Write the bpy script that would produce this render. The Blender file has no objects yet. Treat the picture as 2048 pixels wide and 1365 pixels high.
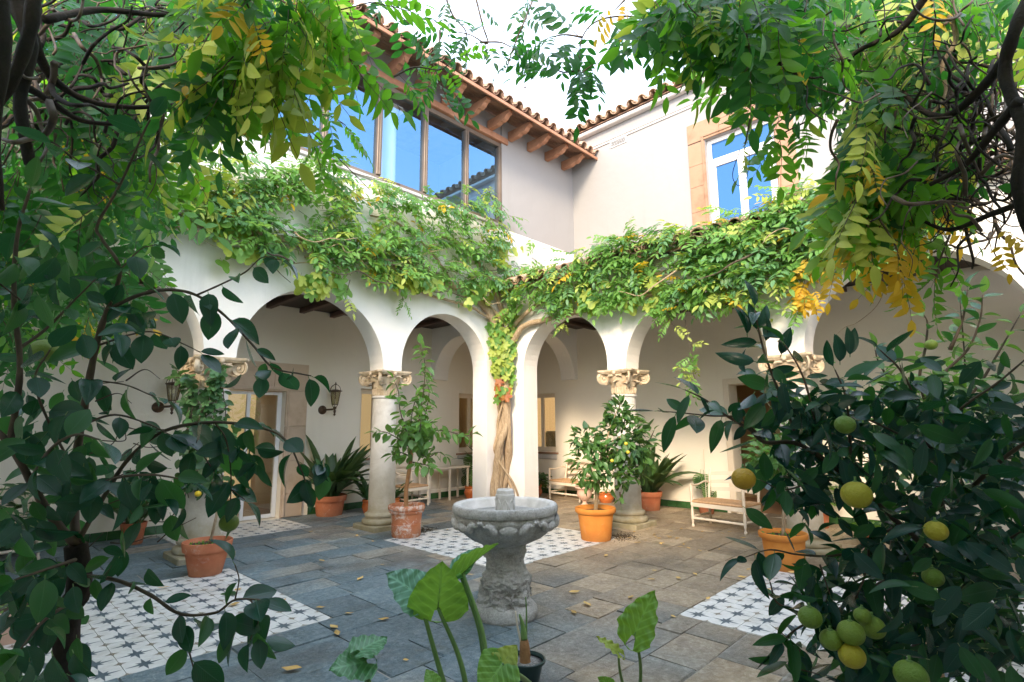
import bpy, math, random
import numpy as np
from mathutils import Vector, Matrix, noise as mnoise
PI = math.pi
SC = bpy.context.scene
COL = SC.collection
R = random.Random(7)

# ------------------------------------------------------------------ camera
W0, H0, FPX = 2048.0, 1365.0, 1074.17
YAW, PITCH, ROLL, EYE = math.radians(43.6836), math.radians(8.9401), math.radians(-0.3971), 1.6
fh = Vector((math.cos(YAW), math.sin(YAW), 0)); rt = Vector((math.sin(YAW), -math.cos(YAW), 0)); upv = Vector((0, 0, 1))
FW = math.cos(PITCH)*fh + math.sin(PITCH)*upv
UP = -math.sin(PITCH)*fh + math.cos(PITCH)*upv
RT2 = math.cos(ROLL)*rt + math.sin(ROLL)*UP
UP2 = -math.sin(ROLL)*rt + math.cos(ROLL)*UP
CAM = Vector((0, 0, EYE))
cd = bpy.data.cameras.new('camera'); cam = bpy.data.objects.new('camera', cd); COL.objects.link(cam)
cam.matrix_world = Matrix(((RT2.x, UP2.x, -FW.x, CAM.x), (RT2.y, UP2.y, -FW.y, CAM.y), (RT2.z, UP2.z, -FW.z, CAM.z), (0, 0, 0, 1)))
cd.sensor_width = 36; cd.lens = FPX/W0*36; cd.clip_start = 0.05; cd.clip_end = 500
cd.dof.use_dof = False
SC.camera = cam

# ------------------------------------------------------------------ light
SUN_EL, SUN_AZ = math.radians(30), math.radians(208)      # azimuth from +X towards +Y
w = bpy.data.worlds.new('World'); SC.world = w; w.use_nodes = True
nt = w.node_tree; nt.nodes.clear()
sky = nt.nodes.new('ShaderNodeTexSky'); sky.sky_type = 'NISHITA'; sky.sun_disc = False
sky.sun_elevation = SUN_EL; sky.sun_rotation = PI/2 - SUN_AZ
sky.air_density = 1.0; sky.dust_density = 2.5; sky.ozone_density = 1.0
bg = nt.nodes.new('ShaderNodeBackground'); bg.inputs['Strength'].default_value = 0.14
wo = nt.nodes.new('ShaderNodeOutputWorld')
cl = nt.nodes.new('ShaderNodeTexNoise'); cl.inputs['Scale'].default_value = 1.6; cl.inputs['Detail'].default_value = 6   # thin high cloud over the whole sky
cr = nt.nodes.new('ShaderNodeMapRange'); cr.inputs[1].default_value = .3; cr.inputs[2].default_value = .7; cr.inputs[3].default_value = .62; cr.inputs[4].default_value = .86
mx = nt.nodes.new('ShaderNodeMix'); mx.data_type = 'RGBA'; mx.inputs[7].default_value = (5.6, 6.3, 7.6, 1)
tc_ = nt.nodes.new('ShaderNodeTexCoord'); nt.links.new(tc_.outputs['Generated'], cl.inputs['Vector'])
nt.links.new(cl.outputs['Fac'], cr.inputs[0]); nt.links.new(cr.outputs[0], mx.inputs[0]); nt.links.new(sky.outputs[0], mx.inputs[6])
nt.links.new(mx.outputs[2], bg.inputs[0]); nt.links.new(bg.outputs[0], wo.inputs[0])
sd = bpy.data.lights.new('sun', 'SUN'); sun = bpy.data.objects.new('sun', sd); COL.objects.link(sun)
sd.energy = 1.5; sd.angle = math.radians(13); sd.color = (1, .80, .57)
sdir = Vector((math.cos(SUN_AZ)*math.cos(SUN_EL), math.sin(SUN_AZ)*math.cos(SUN_EL), math.sin(SUN_EL)))
sun.rotation_euler = sdir.to_track_quat('Z', 'Y').to_euler()
SC.view_settings.view_transform = 'Standard'; SC.view_settings.look = 'None'
SC.view_settings.exposure = 1.92; SC.view_settings.gamma = 1; SC.view_settings.use_curve_mapping = False
SC.render.engine = 'CYCLES'
SC.cycles.max_bounces = 8; SC.cycles.diffuse_bounces = 7; SC.cycles.glossy_bounces = 3
SC.cycles.transmission_bounces = 5; SC.cycles.transparent_max_bounces = 12
SC.cycles.sample_clamp_indirect = 6; SC.cycles.use_denoising = True

# ------------------------------------------------------------------ helpers
def ray(x, y): return FW + RT2*((x-W0/2)/FPX) - UP2*((y-H0/2)/FPX)
def at(x, y, D): return CAM + ray(x, y)*D
def onplane(x, y, ax, val):
    d = ray(x, y); return CAM + d*((val-CAM[ax])/d[ax])

def tag(o, label=None, cat=None, group=None, kind=None):
    if label: o['label'] = label
    if cat: o['category'] = cat
    if group: o['group'] = group
    if kind: o['kind'] = kind
    return o
def thing(name, label, cat, loc=(0, 0, 0), rz=0, group=None):
    o = bpy.data.objects.new(name, None); COL.objects.link(o); o.location = loc; o.rotation_euler.z = rz
    o.empty_display_size = .1
    return tag(o, label, cat, group)
def link(name, me, parent=None, mw=None):
    o = bpy.data.objects.new(name, me); COL.objects.link(o)
    if parent is not None: o.parent = parent
    if mw is not None: o.matrix_local = mw
    return o
def copy_tree(o, parent=None):
    c = o.copy(); COL.objects.link(c); c.parent = parent
    for ch in list(o.children): copy_tree(ch, c)
    return c

class MB:
    def __init__(s): s.v = []; s.f = []; s.m = []; s.uv = {}
    def add(s, vs, fs, m=0):
        b = len(s.v); s.v += [tuple(v) for v in vs]; s.f += [tuple(i+b for i in f) for f in fs]; s.m += [m]*len(fs); return b
    def box(s, a, b, m=0, skip=()):
        x0, y0, z0 = a; x1, y1, z1 = b
        vs = [(x0,y0,z0),(x1,y0,z0),(x1,y1,z0),(x0,y1,z0),(x0,y0,z1),(x1,y0,z1),(x1,y1,z1),(x0,y1,z1)]
        fs = [(0,3,2,1),(4,5,6,7),(0,1,5,4),(2,3,7,6),(1,2,6,5),(3,0,4,7)]
        s.add(vs, fs, m)
    def bbox(s, a, b, bev=.006, m=0):     # bevelled box
        (x0,y0,z0), (x1,y1,z1) = a, b; e = bev; vs = []; 
        P = []
        for z, dz in ((z0, e), (z1, -e)):
            for x, dx in ((x0, e), (x1, -e)):
                for y, dy in ((y0, e), (y1, -e)):
                    P.append(((x+dx, y+dy, z), (x+dx, y, z+dz), (x, y+dy, z+dz)))
        for p in P: vs += p
        I = lambda zi, xi, yi, k: (zi*4+xi*2+yi)*3+k
        fs = []
        fs.append((I(0,0,0,0), I(0,0,1,0), I(0,1,1,0), I(0,1,0,0))); fs.append((I(1,0,0,0), I(1,1,0,0), I(1,1,1,0), I(1,0,1,0)))
        fs.append((I(0,0,0,1), I(0,1,0,1), I(1,1,0,1), I(1,0,0,1))); fs.append((I(0,0,1,1), I(1,0,1,1), I(1,1,1,1), I(0,1,1,1)))
        fs.append((I(0,0,0,2), I(1,0,0,2), I(1,0,1,2), I(0,0,1,2))); fs.append((I(0,1,0,2), I(0,1,1,2), I(1,1,1,2), I(1,1,0,2)))
        for zi in (0, 1):
            for yi in (0, 1): fs.append((I(zi,0,yi,0), I(zi,1,yi,0), I(zi,1,yi,1), I(zi,0,yi,1)))
            for xi in (0, 1): fs.append((I(zi,xi,0,0), I(zi,xi,1,0), I(zi,xi,1,2), I(zi,xi,0,2)))
        for xi in (0, 1):
            for yi in (0, 1): fs.append((I(0,xi,yi,1), I(1,xi,yi,1), I(1,xi,yi,2), I(0,xi,yi,2)))
        for zi in (0,1):
            for xi in (0,1):
                for yi in (0,1): fs.append((I(zi,xi,yi,0), I(zi,xi,yi,1), I(zi,xi,yi,2)))
        s.add(vs, fs, m)
    def lathe(s, prof, n=24, c=(0, 0, 0), m=0, wob=0, ph=0):
        vs = []; fs = []
        for (r, z) in prof:
            for k in range(n):
                a = 2*PI*k/n + ph; vs.append((c[0]+r*math.cos(a), c[1]+r*math.sin(a), c[2]+z))
        for i in range(len(prof)-1):
            for k in range(n):
                k2 = (k+1) % n; fs.append((i*n+k, i*n+k2, (i+1)*n+k2, (i+1)*n+k))
        if prof[0][0] > 1e-4: fs.append(tuple(range(n))[::-1])
        if prof[-1][0] > 1e-4: fs.append(tuple((len(prof)-1)*n+k for k in range(n)))
        s.add(vs, fs, m)
    def tube(s, pts, rad, n=6, m=0, cap=True, flat=1.0):
        pts = [Vector(p) for p in pts]; N = len(pts)
        if not hasattr(rad, '__len__'): rad = [rad]*N
        vs = []; fs = []; nrm = None
        for i, p in enumerate(pts):
            t = (pts[min(i+1, N-1)] - pts[max(i-1, 0)])
            if t.length < 1e-9: t = Vector((0, 0, 1))
            t.normalize()
            if nrm is None: nrm = t.orthogonal().normalized()
            nrm = (nrm - t*nrm.dot(t))
            if nrm.length < 1e-6: nrm = t.orthogonal()
            nrm.normalize(); b = t.cross(nrm)
            for k in range(n):
                a = 2*PI*k/n; vs.append(p + (nrm*math.cos(a) + b*math.sin(a)*flat)*rad[i])
        for i in range(N-1):
            for k in range(n):
                k2 = (k+1) % n; fs.append((i*n+k, i*n+k2, (i+1)*n+k2, (i+1)*n+k))
        if cap: fs.append(tuple(range(n))[::-1]); fs.append(tuple((N-1)*n+k for k in range(n)))
        s.add(vs, fs, m)
    def ball(s, c, r, n=12, k=8, m=0, sc=(1, 1, 1)):
        prof = [(max(1e-5, math.sin(PI*i/k)), -math.cos(PI*i/k)) for i in range(k+1)]
        b = len(s.v); s.lathe(prof, n, (0, 0, 0), m)
        for i in range(b, len(s.v)):
            v = s.v[i]; s.v[i] = (c[0]+v[0]*r*sc[0], c[1]+v[1]*r*sc[1], c[2]+v[2]*r*sc[2])
    def mesh(s, name, mats, smooth=False, ang=None):
        me = bpy.data.meshes.new(name); me.from_pydata(s.v, [], s.f)
        for mt in (mats if isinstance(mats, (list, tuple)) else [mats]): me.materials.append(mt)
        if any(s.m): me.polygons.foreach_set('material_index', s.m)
        if smooth or ang:
            me.polygons.foreach_set('use_smooth', [True]*len(s.f))
            if ang: me.set_sharp_from_angle(angle=math.radians(ang))
        me.update(); return me
    def build(s, name, mats, parent=None, smooth=False, ang=None, mw=None):
        return link(name, s.mesh(name, mats, smooth, ang), parent, mw)

def basis(pos, x, z, s=1.0, sy=None, sz=None):
    x = Vector(x).normalized(); z = Vector(z); z = z - x*z.dot(x)
    if z.length < 1e-5: z = x.orthogonal()
    z.normalize(); y = z.cross(x)
    sy = s if sy is None else sy; sz = s if sz is None else sz
    return Matrix(((x.x*s, y.x*sy, z.x*sz, pos[0]), (x.y*s, y.y*sy, z.y*sz, pos[1]), (x.z*s, y.z*sy, z.z*sz, pos[2]), (0, 0, 0, 1)))
def smooth_path(pts, k=6):
    P = [Vector(p) for p in pts]; out = []
    Q = [P[0]*2-P[1]] + P + [P[-1]*2-P[-2]]
    for i in range(1, len(Q)-2):
        p0, p1, p2, p3 = Q[i-1], Q[i], Q[i+1], Q[i+2]
        for j in range(k):
            t = j/k
            out.append(.5*((2*p1)+(-p0+p2)*t+(2*p0-5*p1+4*p2-p3)*t*t+(-p0+3*p1-3*p2+p3)*t**3))
    out.append(P[-1]); return out

# ------------------------------------------------------------------ materials
def nmat(name):
    m = bpy.data.materials.new(name); m.use_nodes = True; t = m.node_tree; t.nodes.clear()
    o = t.nodes.new('ShaderNodeOutputMaterial'); return m, t, o
def noise_(t, scale, detail=4, rough=.55, vec=None, dist=0):
    n = t.nodes.new('ShaderNodeTexNoise'); n.inputs['Scale'].default_value = scale; n.inputs['Detail'].default_value = detail
    n.inputs['Roughness'].default_value = rough; n.inputs['Distortion'].default_value = dist
    if vec is not None: t.links.new(vec, n.inputs['Vector'])
    return n.outputs['Fac']
def ramp_(t, fac, stops):
    r = t.nodes.new('ShaderNodeValToRGB'); t.links.new(fac, r.inputs[0])
    e = r.color_ramp.elements
    while len(e) < len(stops): e.new(.5)
    for el, (p, c) in zip(e, stops):
        el.position = p; el.color = (*c, 1) if len(c) == 3 else c
    return r.outputs[0]
def mix_(t, fac, a, b, mode='MIX'):
    n = t.nodes.new('ShaderNodeMix'); n.data_type = 'RGBA'; n.blend_type = mode
    if isinstance(fac, (int, float)): n.inputs[0].default_value = fac
    else: t.links.new(fac, n.inputs[0])
    for s, x in ((6, a), (7, b)):
        if isinstance(x, (tuple, list)): n.inputs[s].default_value = (*x[:3], 1)
        else: t.links.new(x, n.inputs[s])
    return n.outputs[2]
def math_(t, op, a, b=None, clamp=False):
    n = t.nodes.new('ShaderNodeMath'); n.operation = op; n.use_clamp = clamp
    for i, x in enumerate((a, b)):
        if x is None: continue
        if isinstance(x, (int, float)): n.inputs[i].default_value = x
        else: t.links.new(x, n.inputs[i])
    return n.outputs[0]
def madd(t, a, b, c):
    n = t.nodes.new('ShaderNodeMath'); n.operation = 'MULTIPLY_ADD'; t.links.new(a, n.inputs[0]); n.inputs[1].default_value = b; n.inputs[2].default_value = c
    return n.outputs[0]
def prin(t, o, col, rough=.6, bump=None, bstr=.3, bdist=.01, metal=0, spec=.5, coat=0):
    p = t.nodes.new('ShaderNodeBsdfPrincipled')
    if isinstance(col, (tuple, list)): p.inputs['Base Color'].default_value = (*col[:3], 1)
    else: t.links.new(col, p.inputs['Base Color'])
    if isinstance(rough, (int, float)): p.inputs['Roughness'].default_value = rough
    else: t.links.new(rough, p.inputs['Roughness'])
    p.inputs['Metallic'].default_value = metal; p.inputs['Specular IOR Level'].default_value = spec; p.inputs['Coat Weight'].default_value = coat
    if bump is not None:
        b = t.nodes.new('ShaderNodeBump'); b.inputs['Strength'].default_value = bstr; b.inputs['Distance'].default_value = bdist
        t.links.new(bump, b.inputs['Height']); t.links.new(b.outputs[0], p.inputs['Normal'])
    if o is not None: t.links.new(p.outputs[0], o.inputs[0])
    return p
def pos_(t): return t.nodes.new('ShaderNodeNewGeometry').outputs['Position']
def objc_(t): return t.nodes.new('ShaderNodeTexCoord').outputs['Object']
def rnd_(t): return t.nodes.new('ShaderNodeObjectInfo').outputs['Random']

def generic(name, c1, c2, scale=4, rough=.6, bump=.3, bscale=30, bd=.01, c3=None, rnd=0, spec=.5, coat=0, metal=0, obj=False):
    m, t, o = nmat(name); v = objc_(t) if obj else pos_(t)
    stops = [(.3, c1), (.7, c2)] if c3 is None else [(.25, c1), (.5, c2), (.75, c3)]
    col = ramp_(t, noise_(t, scale, 5, .6, v), stops)
    if rnd:
        r = madd(t, rnd_(t), rnd, 1-rnd/2)
        h = t.nodes.new('ShaderNodeHueSaturation'); t.links.new(r, h.inputs['Value']); t.links.new(col, h.inputs['Color']); col = h.outputs[0]
    prin(t, o, col, rough, noise_(t, bscale, 5, .6, v), bump, bd, metal, spec, coat); return m

def plaster(name, base, dirt=.12, warm=(.50, .42, .32)):
    m, t, o = nmat(name); v = pos_(t)
    col = mix_(t, math_(t, 'MULTIPLY', noise_(t, 1.1, 6, .65, v), .6), base, tuple(c*.88 for c in base))
    mp = t.nodes.new('ShaderNodeMapping'); mp.inputs['Scale'].default_value = (2.6, 2.6, .30); t.links.new(v, mp.inputs['Vector'])      # rain streaks
    st = math_(t, 'MULTIPLY', math_(t, 'SUBTRACT', noise_(t, 1.6, 7, .7, mp.outputs[0]), .55, True), 4*dirt/.12, True)
    col = mix_(t, math_(t, 'MULTIPLY', st, .38), col, tuple(b*.66+w_*.10 for b, w_ in zip(base, warm)))
    pt_ = math_(t, 'MULTIPLY', math_(t, 'SUBTRACT', noise_(t, 1.9, 8, .72, v, .8), .60, True), 9*dirt/.12, True)      # repaired patches
    col = mix_(t, math_(t, 'MULTIPLY', pt_, .30), col, tuple(b*.80+w_*.08 for b, w_ in zip(base, warm)))
    b = math_(t, 'ADD', noise_(t, 4, 5, .5, v), math_(t, 'MULTIPLY', noise_(t, 60, 5, .65, v), .25))
    prin(t, o, col, .85, b, .5, .02); return m
M = {}
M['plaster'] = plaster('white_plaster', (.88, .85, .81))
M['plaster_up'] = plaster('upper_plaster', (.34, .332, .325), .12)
M['plaster_in'] = plaster('gallery_plaster', (.90, .83, .71), .06)
M['mould'] = generic('moulding_white', (.50, .48, .46), (.58, .56, .54), 3, .8, .15)
M['sandstone'] = generic('sandstone', (.24, .13, .075), (.36, .22, .14), 2.2, .85, .35, 45, .008, (.30, .18, .11), rnd=.16)
M['sandpale'] = generic('pale_sandstone', (.42, .30, .20), (.60, .46, .34), 2.2, .85, .35, 45, .008, (.56, .43, .32), rnd=.16)
def colstone():
    m, t, o = nmat('column_marble'); v = pos_(t)
    c = ramp_(t, noise_(t, 3, 6, .65, v, .5), [(.3, (.52, .48, .43)), (.55, (.70, .66, .61)), (.8, (.78, .75, .71))])
    sep = t.nodes.new('ShaderNodeSeparateXYZ'); t.links.new(v, sep.inputs[0])
    low = math_(t, 'SUBTRACT', 1.15, sep.outputs[2], True)
    d = math_(t, 'MULTIPLY', low, math_(t, 'MULTIPLY', noise_(t, 4.5, 6, .7, v), 1.6), True)
    c = mix_(t, d, c, (.36, .29, .17))
    g = math_(t, 'MULTIPLY', math_(t, 'SUBTRACT', .38, sep.outputs[2], True), math_(t, 'MULTIPLY', noise_(t, 7, 4, .6, v), 3), True)
    c = mix_(t, g, c, (.20, .19, .10))
    prin(t, o, c, .7, noise_(t, 40, 6, .7, v), .4, .01); return m
M['colstone'] = colstone()
M['capstone'] = generic('capital_stone', (.42, .30, .18), (.72, .60, .44), 9, .85, .5, 60, .008)
def fountm():
    m, t, o = nmat('fountain_stone'); v = pos_(t)
    c = ramp_(t, noise_(t, 6, 8, .7, v, .4), [(.3, (.26, .23, .19)), (.5, (.52, .50, .46)), (.72, (.72, .70, .68))])
    c = mix_(t, .35, c, ramp_(t, noise_(t, 70, 5, .7, v), [(.35, (.18, .17, .16)), (.65, (.72, .71, .70))]))
    b = math_(t, 'ADD', noise_(t, 24, 8, .75, v, .6), math_(t, 'MULTIPLY', noise_(t, 120, 4, .6, v), .4))
    prin(t, o, c, .92, b, 1.0, .02, spec=.25); return m
M['fount'] = fountm()
M['fount_in'] = generic('basin_stone', (.40, .39, .36), (.60, .58, .55), 9, .9, .6, 80, .008)
def claym(name, c1, c2, lime, grime=.5, limec=(.66, .58, .52)):
    m, t, o = nmat(name); v = pos_(t)
    c = ramp_(t, noise_(t, 5, 5, .6, v), [(.3, c1), (.7, c2)])
    l = math_(t, 'MULTIPLY', math_(t, 'SUBTRACT', noise_(t, 8, 8, .75, v, .6), .60-lime*.12, True), 9, True)
    c = mix_(t, math_(t, 'MULTIPLY', l, lime), c, limec)
    s = t.nodes.new('ShaderNodeSeparateXYZ'); t.links.new(v, s.inputs[0])
    lo = math_(t, 'MULTIPLY', math_(t, 'SUBTRACT', .16, s.outputs[2], True), math_(t, 'MULTIPLY', noise_(t, 13, 5, .7, v), 9), True)
    c = mix_(t, math_(t, 'MULTIPLY', lo, grime), c, (.13, .10, .06))
    prin(t, o, c, .78, noise_(t, 45, 6, .7, v), .35, .008, spec=.3); return m
M['terra'] = claym('terracotta', (.40, .12, .055), (.54, .20, .10), .30)
M['terra_old'] = claym('limed_terracotta', (.44, .14, .06), (.50, .20, .10), .85)
M['terra_orange'] = claym('orange_clay', (.60, .20, .035), (.66, .26, .05), .12, .4)
M['glazed'] = generic('glazed_clay', (.40, .10, .03), (.62, .18, .04), 4, .18, .1, 20, .003, coat=.6)
M['terra_pale'] = generic('pale_clay', (.62, .40, .30), (.70, .48, .38), 4, .7, .15, 30, .004)
M['soil'] = generic('soil', (.03, .022, .014), (.11, .08, .045), 40, .95, .9, 60, .02)
M['gravel'] = generic('grit', (.05, .05, .05), (.42, .40, .36), 90, .95, .9, 90, .02)
M['blackpot'] = generic('green_black_plastic', (.012, .035, .035), (.02, .05, .048), 5, .3, .1)
M['tile_roof'] = generic('roof_clay', (.16, .10, .07), (.50, .34, .24), 7, .9, .7, 30, .012, (.30, .20, .14), rnd=.4)
M['tile_pan'] = generic('roof_pan_clay', (.16, .09, .06), (.42, .25, .16), 5, .9, .5, 30, .01, rnd=.3)
M['tile_up'] = generic('upper_roof_clay', (.30, .19, .12), (.50, .36, .24), 6, .85, .4, 30, .01, rnd=.25)
M['wood_eave'] = generic('eave_wood', (.30, .13, .07), (.52, .27, .16), 3, .7, .3, 40, .006, rnd=.2)
M['wood_board'] = generic('eave_board', (.13, .07, .045), (.30, .18, .12), 3, .8, .3, 40, .006, rnd=.3)
M['wood_dark'] = generic('dark_beam', (.018, .010, .008), (.05, .028, .02), 3, .6, .3, 40, .006, rnd=.3)
M['wood_beam'] = generic('ceiling_beam', (.06, .03, .022), (.13, .07, .05), 3, .6, .3, 40, .006, rnd=.3)
M['cream'] = generic('cream_paint', (.70, .60, .47), (.78, .69, .57), 2, .5, .1)
M['white_paint'] = generic('white_paint', (.78, .77, .76), (.84, .83, .82), 2, .4, .08)
M['metalframe'] = generic('window_aluminium', (.15, .11, .08), (.22, .17, .13), 2, .45, .05, metal=.3)
M['greentile'] = generic('green_glazed_tile', (.025, .085, .03), (.05, .15, .05), 3, .12, .1, 12, .003, rnd=.3, coat=.5)
M['iron'] = generic('rusty_iron', (.055, .035, .022), (.14, .085, .045), 14, .55, .4, 50, .004, metal=.4)
M['rush'] = generic('rush_seat', (.42, .24, .12), (.62, .40, .23), 30, .8, .6, 120, .006)
def barkm():
    m, t, o = nmat('vine_bark'); v = pos_(t); mp = t.nodes.new('ShaderNodeMapping'); mp.inputs['Scale'].default_value = (1, 1, .18); t.links.new(v, mp.inputs['Vector'])
    f = noise_(t, 38, 8, .75, mp.outputs[0], .5); c = ramp_(t, f, [(.3, (.20, .12, .07)), (.5, (.50, .36, .22)), (.72, (.70, .55, .38))])
    c = mix_(t, math_(t, 'MULTIPLY', noise_(t, 6, 5, .7, v), .6), c, (.40, .32, .23)); prin(t, o, c, .95, f, 1.0, .03, spec=.15); return m
M['bark'] = barkm()
M['bark_dark'] = generic('dark_bark', (.008, .006, .005), (.030, .020, .014), 12, .95, .6, 60, .01)
M['bark_twig'] = generic('twig_bark', (.05, .035, .025), (.13, .09, .06), 12, .7, .4, 60, .005)
M['bark_tan'] = generic('tan_bark', (.28, .13, .05), (.48, .26, .12), 9, .8, .5, 60, .01)
M['dark'] = generic('dark_interior', (.03, .027, .024), (.05, .045, .04), 1, .9, 0)
M['room'] = generic('room_wall', (.58, .43, .24), (.64, .48, .28), 1, .9, 0)
M['roomwhite'] = generic('room_white', (.72, .70, .66), (.75, .73, .7), 1, .8, 0)
M['roomfloor'] = generic('room_floor', (.42, .24, .12), (.52, .31, .17), 2, .5, 0)
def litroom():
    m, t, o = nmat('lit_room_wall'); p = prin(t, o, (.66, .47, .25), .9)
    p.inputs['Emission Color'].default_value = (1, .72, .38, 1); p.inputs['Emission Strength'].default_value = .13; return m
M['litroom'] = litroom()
def glassm(name, refl, tint=(1, 1, 1), rough=0.0, gcol=(1, 1, 1)):
    m, t, o = nmat(name); g = t.nodes.new('ShaderNodeBsdfGlossy'); g.inputs['Roughness'].default_value = rough; g.inputs['Color'].default_value = (*gcol, 1)
    tr = t.nodes.new('ShaderNodeBsdfTransparent'); tr.inputs['Color'].default_value = (*tint, 1)
    mx = t.nodes.new('ShaderNodeMixShader'); mx.inputs[0].default_value = refl
    b = t.nodes.new('ShaderNodeBump'); b.inputs['Strength'].default_value = .02; b.inputs['Distance'].default_value = .02
    t.links.new(noise_(t, .7, 1, .5, pos_(t)), b.inputs['Height']); t.links.new(b.outputs[0], g.inputs['Normal'])
    t.links.new(tr.outputs[0], mx.inputs[1]); t.links.new(g.outputs[0], mx.inputs[2]); t.links.new(mx.outputs[0], o.inputs[0]); return m
M['glass_up'] = glassm('upper_glass', .34, (.80, .86, .92), 0, (.24, .55, .95))
M['glass_up2'] = glassm('casement_glass', .20, (.25, .36, .50), 0, (.20, .46, .80))
M['glass_low'] = glassm('lower_glass', .10, (.92, .95, .92))
M['lampglass'] = glassm('lantern_glass', .12, (.62, .60, .45), .2)

def slabmat():
    m, t, o = nmat('slate_paving'); v = pos_(t)
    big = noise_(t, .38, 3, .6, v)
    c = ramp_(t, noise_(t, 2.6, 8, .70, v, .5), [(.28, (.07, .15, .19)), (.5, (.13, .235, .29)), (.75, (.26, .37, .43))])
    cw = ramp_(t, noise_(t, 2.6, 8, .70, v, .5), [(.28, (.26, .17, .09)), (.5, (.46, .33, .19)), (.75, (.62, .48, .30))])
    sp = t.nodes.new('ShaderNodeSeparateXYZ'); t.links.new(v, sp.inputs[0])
    fld = math_(t, 'SUBTRACT', math_(t, 'MULTIPLY', sp.outputs[0], .13), math_(t, 'MULTIPLY', sp.outputs[1], .055))      # sunlit warmth and cool shade put into the colour, browner towards far right
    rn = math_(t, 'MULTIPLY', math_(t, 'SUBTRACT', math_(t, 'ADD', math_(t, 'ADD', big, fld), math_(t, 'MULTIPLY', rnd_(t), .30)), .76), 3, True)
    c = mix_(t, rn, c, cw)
    c2 = ramp_(t, noise_(t, 22, 8, .75, v, .3), [(.36, (.05, .055, .055)), (.52, (.22, .22, .21)), (.70, (.52, .51, .47))])
    c = mix_(t, .42, c, c2)
    h = t.nodes.new('ShaderNodeHueSaturation'); t.links.new(madd(t, rnd_(t), .5, .78), h.inputs['Value']); t.links.new(c, h.inputs['Color'])
    moss = math_(t, 'MULTIPLY', math_(t, 'SUBTRACT', noise_(t, 1.7, 8, .75, v), .57, True), 8, True)
    col = mix_(t, math_(t, 'MULTIPLY', moss, .55), h.outputs[0], (.10, .10, .05))
    wet = math_(t, 'MULTIPLY', math_(t, 'SUBTRACT', noise_(t, .8, 5, .65, v), .53, True), 10, True)
    col = mix_(t, math_(t, 'MULTIPLY', wet, .45), col, (.05, .06, .062))
    rg = math_(t, 'SUBTRACT', .58, math_(t, 'MULTIPLY', wet, .25))
    b = math_(t, 'ADD', noise_(t, 7, 8, .75, v, 1.0), math_(t, 'MULTIPLY', noise_(t, 45, 5, .7, v), .35))
    prin(t, o, col, rg, b, 1.0, .035); return m
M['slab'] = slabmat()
M['mortar'] = generic('pale_mortar', (.10, .09, .075), (.34, .32, .28), 5, .95, .8, 50, .01, (.16, .15, .12))
def startile():
    m, t, o = nmat('star_tile_white'); v = pos_(t)
    c = ramp_(t, noise_(t, 9, 5, .6, v), [(.3, (.62, .62, .60)), (.7, (.76, .76, .74))])
    st = math_(t, 'MULTIPLY', math_(t, 'SUBTRACT', noise_(t, 2.4, 8, .75, v, .5), .50, True), 4, True)
    c = mix_(t, math_(t, 'MULTIPLY', st, .7), c, (.38, .36, .30)); prin(t, o, c, .35, noise_(t, 40, 3, .5, v), .08, .003); return m
M['tile_w'] = startile()
M['tile_d'] = generic('star_tile_slate', (.055, .09, .115), (.11, .15, .18), 14, .4, .1)
M['tile_o'] = generic('star_tile_ochre', (.20, .17, .13), (.28, .24, .18), 14, .4, .1)

def leafm(name, c1, c2, trans=.35, rough=.42, tcol=None, vein=.25, spec=.5, vs=14, back=None, vw=.35):
    m, t, o = nmat(name); v = pos_(t)
    col = ramp_(t, noise_(t, 7, 2, .5, v), [(.3, c1), (.7, c2)])
    uv = t.nodes.new('ShaderNodeUVMap').outputs[0]
    s = t.nodes.new('ShaderNodeSeparateXYZ'); t.links.new(uv, s.inputs[0])
    a = math_(t, 'ABSOLUTE', math_(t, 'SUBTRACT', s.outputs[1], .5))
    mid = math_(t, 'SUBTRACT', 1, math_(t, 'MULTIPLY', a, 28), True)
    ph = math_(t, 'SUBTRACT', math_(t, 'MULTIPLY', s.outputs[0], vs*6.28), math_(t, 'MULTIPLY', a, vs*5))
    side = math_(t, 'POWER', madd(t, math_(t, 'SINE', ph), .5, .5), 6)
    vn = math_(t, 'ADD', mid, math_(t, 'MULTIPLY', side, vw), True)
    lite = tuple(min(1, c*1.7+.04) for c in c2)
    col = mix_(t, math_(t, 'MULTIPLY', vn, vein), col, lite)
    p = prin(t, None, col, rough, vn, .25, .004, 0, spec)
    tr = t.nodes.new('ShaderNodeBsdfTranslucent')
    if tcol is None: tcol = (min(1, c2[0]*2.6+.02), min(1, c2[1]*2.3+.03), c2[2]*.9)
    tc = mix_(t, math_(t, 'MULTIPLY', vn, .4), tcol, tuple(c*.6 for c in tcol)); t.links.new(tc, tr.inputs['Color'])
    mx = t.nodes.new('ShaderNodeMixShader'); mx.inputs[0].default_value = trans
    t.links.new(p.outputs[0], mx.inputs[1]); t.links.new(tr.outputs[0], mx.inputs[2]); t.links.new(mx.outputs[0], o.inputs[0]); return m
M['l_citrus'] = leafm('citrus_leaf_dark', (.006, .045, .040), (.014, .085, .060), .20, .24, (.06, .26, .04), spec=.6, vein=.45)
M['l_citrus2'] = leafm('citrus_leaf_mid', (.012, .075, .034), (.030, .125, .045), .28, .28, (.10, .36, .04), spec=.55, vein=.45)
M['l_orange'] = leafm('orange_leaf_dark', (.004, .038, .038), (.010, .068, .056), .15, .24, (.04, .20, .03), spec=.55, vein=.4)
M['l_orange2'] = leafm('orange_leaf_green', (.008, .062, .030), (.020, .110, .040), .24, .27, (.08, .30, .035), spec=.5, vein=.4)
M['l_fresh'] = leafm('fresh_leaf', (.07, .17, .03), (.12, .26, .05), .4, .4, (.28, .58, .06))
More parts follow.
